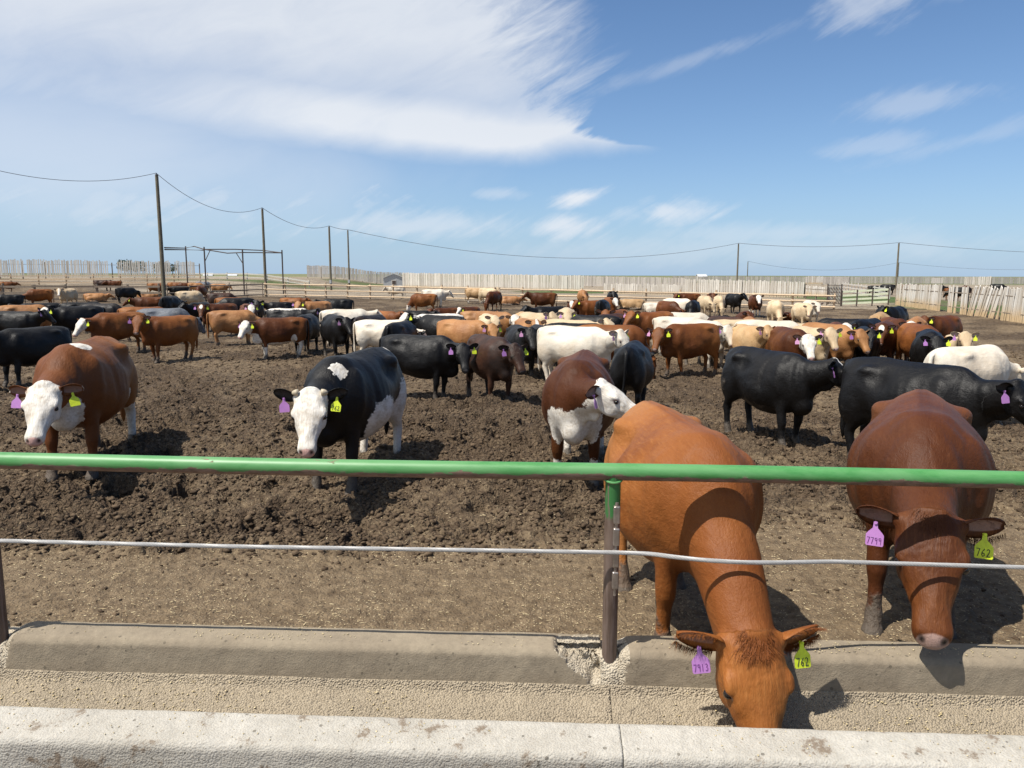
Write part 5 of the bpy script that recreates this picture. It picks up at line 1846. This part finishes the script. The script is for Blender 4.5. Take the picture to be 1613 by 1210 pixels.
    if p.get('horns'):
        for s in (-1, 1):
            m = MB()
            b0 = ho + HF * -.015 + HL * s * .115 + HU * .085
            m.tube([Vector(b0), Vector(b0 + HL * s * .022 + HU * .002), Vector(b0 + HL * s * .040 - HU * .004), Vector(b0 + HL * s * .050 - HU * .011), Vector(b0 + HL * s * .056 - HU * .018), Vector(b0 + HL * s * .058 - HU * .021)], [.032, .030, .025, .018, .010, .002], 10)
            ho_ = m.build('horn', MAT['horn'], o)
            for f_ in ho_.data.polygons: f_.use_smooth = True


def rnd_d(c):
    return random.Random(int(c['loc'].y * 91)).uniform(-.15, .25)


def hair_attr(o):
    me = o.data; n = len(me.vertices)
    a = me.attributes.new('coat', 'FLOAT_COLOR', 'POINT'); a.data.foreach_set('color', np.zeros(n * 4, dtype=np.float32))
    a = me.attributes.new('rest', 'FLOAT_VECTOR', 'POINT')
    co = np.empty(n * 3, dtype=np.float32); me.vertices.foreach_get('co', co); a.data.foreach_set('vector', co)


def add_hair(o, amount, ho, HF, HL, HU, tagpts, c):
    """long hair on the poll and fringes on the ears, as fine tapered blades"""
    rnd = random.Random(5)
    mt = COATS[c['coat']]

    def blade(m, a, d, ln, wd, bend):
        s = d.cross(bend)
        if s.length < 1e-4: s = d.orthogonal()
        s.normalize()
        p1 = a + d * ln * .5 + bend * ln * .12; p2 = a + d * ln + bend * ln * .45
        m.add([a - s * wd, a + s * wd, p1 + s * wd * .7, p1 - s * wd * .7, p2], [(0, 1, 2, 3), (3, 2, 4)])
    F, L_, U = Vector(HF), Vector(HL), Vector(HU)
    m = MB()
    for k in range(int(700 * amount)):
        u = rnd.gauss(0, .036); v = rnd.uniform(-.06, .06)
        a = Vector(ho) + F * v + L_ * u + U * (.112 - 2.0 * u * u)
        d = (F * rnd.uniform(.5, 1.0) + L_ * (u * 8 + rnd.gauss(0, .35)) + U * rnd.uniform(.1, .4)).normalized()
        blade(m, a, d, rnd.uniform(.03, .085), .0014, (F * .4 - U * .9).normalized())
    hair_attr(m.build('poll_hair', mt, o))
    for s, hang, out, face, wid in tagpts:
        m = MB()
        O, Fc, W = Vector(out), Vector(face), Vector(wid)
        base = Vector(ho + HF * .005 + HL * s * .148 + HU * .03)
        dn = -1.0 if W.z > 0 else 1.0
        for k in range(int(900 * amount)):
            u = rnd.uniform(.15, 1.0)
            wd = (.026 + .058 * math.sin(PI * min(1, u * .88 + .06)) ** .75) * (1 - .35 * u ** 6)
            side = dn if rnd.random() < .75 else -dn
            a = base + O * (u * .225) + W * (wd * side * rnd.uniform(.6, 1.0)) + Fc * .012
            d = (W * side * rnd.uniform(.4, 1) + O * rnd.uniform(0, .8) + Fc * rnd.uniform(-.1, .5)).normalized()
            blade(m, a, d, rnd.uniform(.018, .05), .0012, Vector((0, 0, -1)))
        hair_attr(m.build('ear_hair', mt, o))

# ================= the herd, nearest animals first =================
cow(0, 0, 0, 'orange', 'orange brown cow eating from the feed bunk, its muzzle hidden by the front lip', neck='bunk', s=1.05, loc=(1.09, 4.92), heading=-84, vox=.011, w=1.05, L=.98, np=-6, ny=0, hs=.98,
    texts=('762', '7913'), hair=1.0, legs=(.12, -.05, 0.1, .1), hp=4)
cow(0, 0, 0, 'red', 'dark red cow at the feed bunk hanging its wet muzzle over the wall', neck='drop', s=1.09, loc=(2.88, 5.26), heading=-117, vox=.011, w=1.07, texts=('762', '7799'), legs=(0, .15, 0, -.1), hair=.25, np=2, hp=13, ny=6, hs=.96)
cow(155, 527, -30, 'brown', 'brown white faced cow with white shoulder patch, nearest at far left', look=-16, neck='low', white=('face', 'chest', 'shoulderspot', 'eartips', 'hindstripe'), vox=.012, hp=15, w=.98, np=1, loc=(-4.72, 8.4, -.05), heading=-80, s=1.05)
cow(556, 548, -24, 'black', 'black and white steer with a white horned face, white hind legs and belly patch', look=-6, neck='level', white=('face', 'flank', 'rearleg', 'neckspot', 'rumpspot'), vox=.012, horns=True, texts=('762', None), np=-12, hp=0, loc=(-1.68, 8.1, -.06), heading=-103, s=1.05, w=.95)
cow(912, 560, -6, 'red', 'red brown cow with a white face turned right to sniff the orange cow', look=74, neck='level', white=('facefull', 'chestbig', 'halfsocks'), vox=.012, np=-5, hp=22, w=1.0, loc=(.76, 8.4, -.05), heading=-100, s=1.03)
cow(1212, 548, 40, 'black', 'black cow with a narrow white blaze, walking right behind the orange cow', look=84, neck='level', white=('blaze',), vox=.014, hp=10, s=.96, np=4)
cow(1440, 566, 56, 'black', 'big black cow with a pink tag, cut by the right edge of the photo', look=60, neck='level', vox=.013, np=0)
cow(50, 512, -58, 'black', 'big black cow cut by the left edge behind the brown white faced cow', look=-60, neck='low', vox=.014, tags='')
# second row
cow(660, 523, 62, 'black', 'large black cow broadside behind the black and white steer', look=8, neck='level', np=-4)
cow(772, 524, 24, 'darkbrown', 'dark brown cow with black face in front of the orange tan cow', look=26, neck='level', w=.97)
cow(905, 511, 62, 'white', 'white cow standing broadside behind the red brown white faced cow', look=48, neck='level', np=4, s=1.05)
cow(1088, 508, -50, 'brown', 'brown cow with a pink muzzle standing alone right of the white cow', look=-14, neck='level')
cow(266, 495, -58, 'brown', 'reddish brown cow with round ear tags looking at the viewer, left of centre', look=-12, neck='low')
cow(185, 490, -62, 'brown', 'brown cow with a white blaze, its head over the white shouldered cow', look=-52, neck='level', white=('blaze', 'face'), np=-6)
cow(440, 494, -76, 'red', 'red cow with white face and legs, broadside, head lifted left', look=-36, neck='level', white=('facefull', 'socks', 'belly', 'hindstripe', 'chest'))
cow(528, 494, 16, 'black', 'black cow facing the viewer in front of the long white cow', look=20, neck='low')
cow(580, 500, 150, 'blackbrown', 'black cow with brownish flank seen from behind beside the large black cow', neck='low', tags='')
cow(482, 490, 165, 'black', 'black cow behind the rump of the red white legged cow', neck='low', tags='')
cow(820, 508, 14, 'black', 'black cow pressed against the dark brown cow, purple tag by its eye', look=10, neck='low')
cow(846, 508, -160, 'black', 'black cow wedged behind the white cow, left of its rump', neck='low', tags='')
cow(996, 530, 174, 'black', 'black cow seen behind the head of the white cow', neck='low', tags='')
cow(1150, 506, 32, 'white', 'white and cream cow facing right behind the lone brown cow', look=28, neck='level')
cow(1166, 503, 120, 'cream', 'pale cream cow partly hidden behind the white and cream one', neck='low', tags='')
cow(1202, 510, 22, 'buff', 'buff cow with head turned right above the walking black cow', look=44, neck='low')
cow(1244, 514, 22, 'red', 'red white faced cow right of the buff cow', look=16, neck='level', white=('facefull',))
cow(1276, 510, 26, 'cream', 'cream cow with broad white muzzle between a red and a tan cow', look=24, neck='low')
cow(1296, 509, 42, 'tan', 'light tan cow looking right, last of the row of pale faces', look=34, neck='level')
cow(1331, 504, 10, 'red', 'red cow with a slanting white face standing left of a black cow', look=14, neck='low', white=('face',))
cow(1357, 509, 6, 'black', 'black cow facing the viewer between two red cows', look=2, neck='low')
cow(1396, 508, -4, 'red', 'red cow with a white star on its forehead facing the viewer', look=-3, neck='low', white=('blotch',))
cow(1424, 500, 178, 'tan', 'tan cow seen from behind, white inside its hind legs', neck='low', tags='', white=('hindstripe',))
cow(1466, 517, 4, 'black', 'black cow facing the viewer right of the tan rump, yellow tag high', look=18, neck='alert', np=-16)
cow(1478, 513, 24, 'brown', 'brown cow standing behind the black cow with the high yellow tag', neck='low', tags='')
cow(1528, 536, 146, 'white', 'big white cow seen from behind over the back of the large black cow', neck='low', tags='', w=1.1)
cow(1511, 519, 6, 'cream', 'cream cow with only its pale head showing behind the big white cow', look=14, neck='alert', s=.95)
cow(1486, 494, -30, 'red', 'red cow standing alone near the leaning slab fence', look=-24, neck='low')
cow(730, 499, 58, 'tan', 'orange tan cow looking over the dark brown cow', look=14, neck='level')
cow(545, 485, 96, 'white', 'long white cow broadside behind the black cow, left of centre', look=96, neck='low')
cow(604, 501, 78, 'white', 'white cow with black speckled rump behind the brownish flanked black cow', neck='low', tags='', white=())
cow(630, 502, 158, 'black', 'small looking black back between the speckled white cow and the splashed cow', neck='low', tags='')
cow(690, 493, -66, 'splash', 'black cow splashed with white along its back, head low to the left', look=-50, neck='low', white=('splashback', 'face'))
cow(697, 498, -128, 'black', 'black cow curled in front of the white splashed cow', neck='low', tags='')
# left crowd
cow(22, 485, 58, 'black', 'black cow at the left edge with a pink tag, above the biggest black back', look=60, neck='low')
cow(122, 482, -72, 'black', 'black cow with a curly white face left of the brown blazed cow', look=-40, neck='low', white=('face',))
cow(128, 475, 92, 'black', 'long black back just above the white faced black cow', neck='low', tags='')
cow(160, 475, 70, 'blackbrown', 'black cow with a brown patch behind the long black back', neck='low', tags='')
cow(64, 475, -84, 'black', 'black cow with its head left, below the red brown grazer', look=-84, neck='low', tags='')
cow(36, 480, 96, 'tan', 'tan back showing between black cows at far left', neck='low', tags='', lie=False)
cow(14, 461, -88, 'black', 'black cow at the left edge close under the dark plank fence', neck='low', tags='', s=.97)
cow(62, 454, -72, 'brown', 'red brown cow with its head lowered left, under the plank fence', look=-76, neck='drop')
cow(106, 454, -34, 'cream', 'cream cow with white blaze facing the viewer near the plank fence', look=-6, neck='low', white=('blaze',))
cow(198, 451, 118, 'black', 'black cow standing by the plank fence left of the tallest pole', neck='low', tags='')
cow(236, 465, -82, 'red', 'dark red cow facing left below the tallest pole', look=-90, neck='low')
cow(268, 466, 152, 'black', 'black cow rump beside the dark red cow below the pole', neck='low', tags='')
cow(226, 481, 80, 'brown', 'red brown back just left of the blue grey cow', neck='low', tags='')
cow(258, 483, 84, 'grey', 'blue grey roan cow lying among brown cows', neck='low', tags='')
cow(282, 449, -72, 'black', 'black cow facing left at the foot of the tallest pole', look=-70, neck='low')
cow(298, 457.5, 108, 'cream', 'cream cow with white legs seen from behind, right of the pole', neck='graze', tags='', white=('socks',))
cow(316, 449.5, -18, 'red', 'dark red cow facing the viewer between the black and the orange cow', look=-10, neck='drop')
cow(345, 446.5, 78, 'tan', 'orange cow standing broadside under the pipe frame, looking right', look=60, neck='level')
cow(348, 460, 90, 'darkbrown', 'dark brown back lying under the orange cow', neck='low', tags='')
cow(364, 465.5, 92, 'brown', 'reddish brown back right of the cream cow', neck='low', tags='')
cow(372, 468, -80, 'black', 'black cow with head left in front of the reddish brown back', neck='low', tags='')
cow(346, 477, -48, 'red', 'red cow with a white forehead spot facing the viewer', look=-6, neck='low', white=('blotch',))
cow(313, 474, -30, 'black', 'black cow head left of the white spotted red cow', look=-60, neck='low', tags='')
cow(390, 475, 10, 'red', 'red cow with a wholly white face, right of the white spotted red cow', look=0, neck='low', white=('facefull',))
cow(366, 484, 100, 'tan', 'orange tan cow broadside, head away right, behind the white legged red cow', neck='low', tags='')
cow(402, 472, 4, 'black', 'black cow with a white ear spot looking at the viewer, far middle left', look=4, neck='low')
cow(461, 468.5, 76, 'brown', 'brown cow lying behind a black one, above the tan face', neck='rest', lie=True, tags='')
cow(440, 474, -80, 'black', 'black cow lying in front of the lying brown one', neck='rest', lie=True, tags='')
cow(497, 473, -52, 'tan', 'tan cow with a pale curly face turned left, above the splashed one', look=-20, neck='low', white=())
cow(530, 468, -92, 'black', 'black cow broadside with a white ear tag left, near the back fence', look=-92, neck='low', tags='')
cow(455, 482, 82, 'splash', 'black cow with a white stripe down its back, head to the right', look=80, neck='low', white=('backline',))
# middle
cow(624, 450, -92, 'white', 'small white cow standing alone near the back fence, head left', look=-90, neck='level', s=.95, tags='')
cow(684, 455, 90, 'white', 'white cow broadside near the back fence, head right', look=90, neck='level', tags='')
cow(667, 461, -90, 'brown', 'brown cow with a white face grazing behind the white one', look=-80, neck='graze', white=('facefull',), tags='')
cow(749, 452.5, 80, 'buff', 'buff cow broadside near the back fence beside a dark red grazer', look=90, neck='low', tags='', white=('halfsocks',))
cow(768, 453, 50, 'cream', 'cream cow with its face just over the buff one', look=40, neck='low', tags='')
cow(778, 458, -30, 'red', 'dark red cow grazing in front of the buff one', look=-40, neck='graze', tags='')
cow(803, 465, 92, 'tan', 'tan cow lying alone by the back fence with dark head right', look=90, neck='rest', lie=True, tags='')
cow(856, 460, -86, 'red', 'dark maroon cow standing broadside by the back fence, head left', look=-90, neck='low', tags='', white=())
cow(607, 489, 40, 'brown', 'brown cow lying left of centre with its head away', look=150, neck='rest', lie=True, tags='')
cow(655, 488, 88, 'black', 'black cow lying behind the white splashed cow', look=80, neck='rest', lie=True, tags='')
cow(702, 483, -60, 'red', 'red cow lying right behind the splashed cow', look=-40, neck='rest', lie=True, tags='')
cow(724, 483, -40, 'red', 'red cow with a white blazed face lying beside the other red one', look=-20, neck='rest', lie=True, white=('face',), tags='y')
cow(752, 488, 86, 'tan', 'long tan cow lying behind the orange tan cow', look=80, neck='rest', lie=True, tags='')
cow(786, 489, 46, 'tan', 'tan cow with a white face and yellow tag behind the dark brown cow', look=8, neck='level', white=('facefull',), tags='y')
cow(770, 491, 10, 'cream', 'cream cow whose forehead shows above the orange tan cow', look=10, neck='low', tags='')
cow(820, 489, 4, 'buff', 'buff cow with pale face and pricked ears above the black cow', look=2, neck='level')
cow(842, 491, 30, 'cream', 'cream cow with a long white muzzle right of the buff one', look=34, neck='low', tags='p')
cow(846, 499, 16, 'tan', 'tan cow with a white nose squeezed above the black cows', look=14, neck='low', white=('blaze',), tags='')
cow(868, 482, -62, 'black', 'black cow with a white tag left of the cream upright face', look=-60, neck='low', tags='')
cow(893, 485, 2, 'cream', 'cream cow facing the viewer with ears out, middle of the herd', look=0, neck='level')
cow(905, 469, -8, 'red', 'red cow with a white face right above the cream one', look=0, neck='low', white=('face',), tags='')
cow(918, 456, 6, 'tan', 'golden tan cow grazing by the back fence, centre right', look=30, neck='drop', tags='')
cow(935, 470, -58, 'brown', 'brown cow with a pale tag looking left beside a black rump', look=-50, neck='low', tags='y')
cow(949, 471, 172, 'black', 'black rump between two brown cows, centre right', neck='low', tags='')
cow(961, 466, 16, 'brown', 'brown cow with a white face grazing in front of the fence', look=20, neck='low', white=('facefull',), tags='')
cow(965, 457.5, 4, 'black', 'black cow facing the viewer at the back fence', look=4, neck='low', tags='')
cow(996, 470, -82, 'buff', 'yellowish buff cow lying at the back fence, head left', look=-80, neck='rest', lie=True, tags='')
cow(931, 485, -4, 'brown', 'brown cow with a white face lying below the black rump', look=10, neck='rest', lie=True, white=('facefull',), tags='')
cow(936, 493, -104, 'black', 'black cow right behind the tilted cream head', neck='low', tags='')
cow(984, 489, -22, 'brown', 'brown cow with a black face, right of centre', look=-10, neck='low', tags='')
cow(960, 491, -30, 'darkbrown', 'dark brown shoulder beside the black faced brown cow', neck='graze', tags='')
cow(900, 501, 64, 'cream', 'cream cow with a large head tilted up over the white cow', look=50, neck='high', tags='', np=-18)
cow(888, 507, 78, 'black', 'black back directly above the white broadside cow', neck='low', tags='')
cow(963, 509, 84, 'brown', 'red brown back above the head of the white broadside cow', neck='graze', tags='')
# right middle
cow(1034, 475, 90, 'white', 'white cow lying at the back fence behind a red cow', neck='rest', lie=True, tags='')
cow(1053, 471, 36, 'red', 'red cow standing with lowered head, front of the right fence group', look=56, neck='drop', tags='p')
cow(1068, 469, 60, 'white', 'white cow with bowed head in the right fence group', look=70, neck='drop', tags='')
cow(1086, 460, -58, 'red', 'red cow with head left at the rear of the right fence group', look=-40, neck='low', tags='y')
cow(1092, 471, -8, 'black', 'black cow grazing with a white tag in the right fence group', look=-10, neck='graze', tags='')
cow(1111, 464.5, 22, 'cream', 'left one of two cream grazers standing at the back fence', look=34, neck='drop', tags='')
cow(1121, 460, 6, 'red', 'red cow looking out between the two cream grazers', look=6, neck='low', tags='')
cow(1133, 464, 10, 'cream', 'right one of two cream grazers, muzzle on the ground', look=20, neck='graze', tags='')
cow(1156, 461.5, 28, 'black', 'black cow standing at the fence right of the cream grazers', look=60, neck='low', tags='y')
cow(1078, 496, -40, 'brown', 'brown cow with a red head behind the lone brown cow', look=-30, neck='low')
cow(1072, 495.5, 88, 'white', 'white back behind the brown cow with the red head', neck='low', tags='')
cow(1112, 498, 78, 'white', 'white cow with raised pale head right, behind the white and cream cow', look=50, neck='level')
cow(1190, 464.5, 10, 'red', 'red cow with white face and white legs at the right back fence', look=10, neck='low', white=('face', 'socks'), tags='')
cow(1222, 472, 12, 'cream', 'cream cow grazing alone by the right back fence', look=20, neck='graze', tags='')
cow(1265, 474, 24, 'cream', 'cream cow with head held left in the pale pair by the pallet gate', look=-8, neck='level', tags='')
cow(1278, 470, 18, 'white', 'white cow of the pale pair by the pallet gate', look=14, neck='level', tags='')
cow(1260, 484, 24, 'black', 'black cow lying in front of the pale pair', look=30, neck='rest', lie=True, tags='')
cow(1230, 489, 24, 'red', 'red cow lying in front of the lone cream grazer', look=20, neck='rest', lie=True, tags='')
cow(1174, 487, -8, 'red', 'red cow behind the tan face, left of the lying red cow', look=60, neck='low', tags='')
cow(1170, 497, 6, 'tan', 'tan cow with dark neck behind the cream one, yellow tag', look=30, neck='low', tags='y')
cow(1178, 501, 40, 'darkbrown', 'dark brown cow wedged left of the buff cow', neck='low', tags='y')
cow(1218, 504, 82, 'white', 'white cow with a long level back above the buff cow', neck='low', tags='')
cow(1244, 503, 64, 'cream', 'cream white cow with raised head in the row of pale faces', look=40, neck='level', tags='')
cow(1344, 501, -86, 'black', 'black back behind the red cow with the slanting white face', neck='low', tags='')
cow(1378, 506, 160, 'black', 'black rump left behind the star faced red cow', neck='low', tags='')
cow(1387, 492.5, 178, 'buff', 'buff rump seen from behind near the black cow at the slab fence', neck='low', tags='')
cow(1411, 482.5, -18, 'black', 'black cow with a white tag in front of the leaning fence corner', look=-50, neck='low', tags='y')
cow(1404, 500, 20, 'red', 'red cow with a white blaze hidden left of the tan rump', look=30, neck='low', white=('face',), tags='')
# neighbours' pens
FG = 'cattle in the pens beyond'
for px, py, rel, ct, lab, kw in (
        (10, 441, 90, 'brown', 'brown cow far left between the two plank fences', {'depth': 92}),
        (150, 461, 90, 'tan', 'tan cow lying behind the dark plank fence rails', {'lie': True}),
        (180, 443, -90, 'red', 'red cow behind the plank fence below the windbreak', {'depth': 95}),
        (160, 442.5, 80, 'darkbrown', 'dark cow beside the red one below the windbreak', {'depth': 95}),
        (246, 446, 90, 'brown', 'brown cow showing between fence posts left of the pole', {}),
        (232, 460, 90, 'tan', 'tan cow lying behind the boards left of the pole', {'lie': True}),
        (276, 444.5, 80, 'brown', 'brown cow right behind the tallest pole', {}),
        (292, 444.5, -80, 'red', 'red cow under the left post of the pipe frame', {}),
        (308, 445, 90, 'tan', 'tan cow far behind under the pipe frame', {}),
        (320, 444, 80, 'grey', 'greyish cow far behind near the pipe frame post', {}),
        (1427, 447, 80, 'red', 'leftmost dark red cow of the far group beyond the leaning fence', {}),
        (1437, 446.5, -80, 'darkbrown', 'middle dark cow of the far group beyond the leaning fence', {}),
        (1443, 448.5, 90, 'red', 'right red cow of the far group beyond the leaning fence', {}),
        (1503, 452, 90, 'red', 'red cow standing beyond the gap in the leaning fence', {'depth': 75}),
        (1513, 452.5, -90, 'black', 'black cow beside the red one beyond the gap in the fence', {}),
        (1522, 449.5, 20, 'red', 'red cow turned to the viewer beyond the gap in the fence', {}),
        (1591, 456.5, 10, 'darkbrown', 'dark red cow beyond the last leaning boards at right edge', {}),
        (1380, 449, 90, 'black', 'black speck of a cow on the far right track', {}),
        (1398, 448, -90, 'black', 'second black cow on the far right track', {}),
        (1478, 448, 80, 'black', 'black cow far off below the small white panel', {}),
        (1572, 447.5, 90, 'black', 'black cow far off at the whitish slatted panel', {})):
    cow(px, py, rel, ct, lab, neck='low' if not kw else 'rest', tags='', group=FG, vox=.034, **kw)

build_herd()
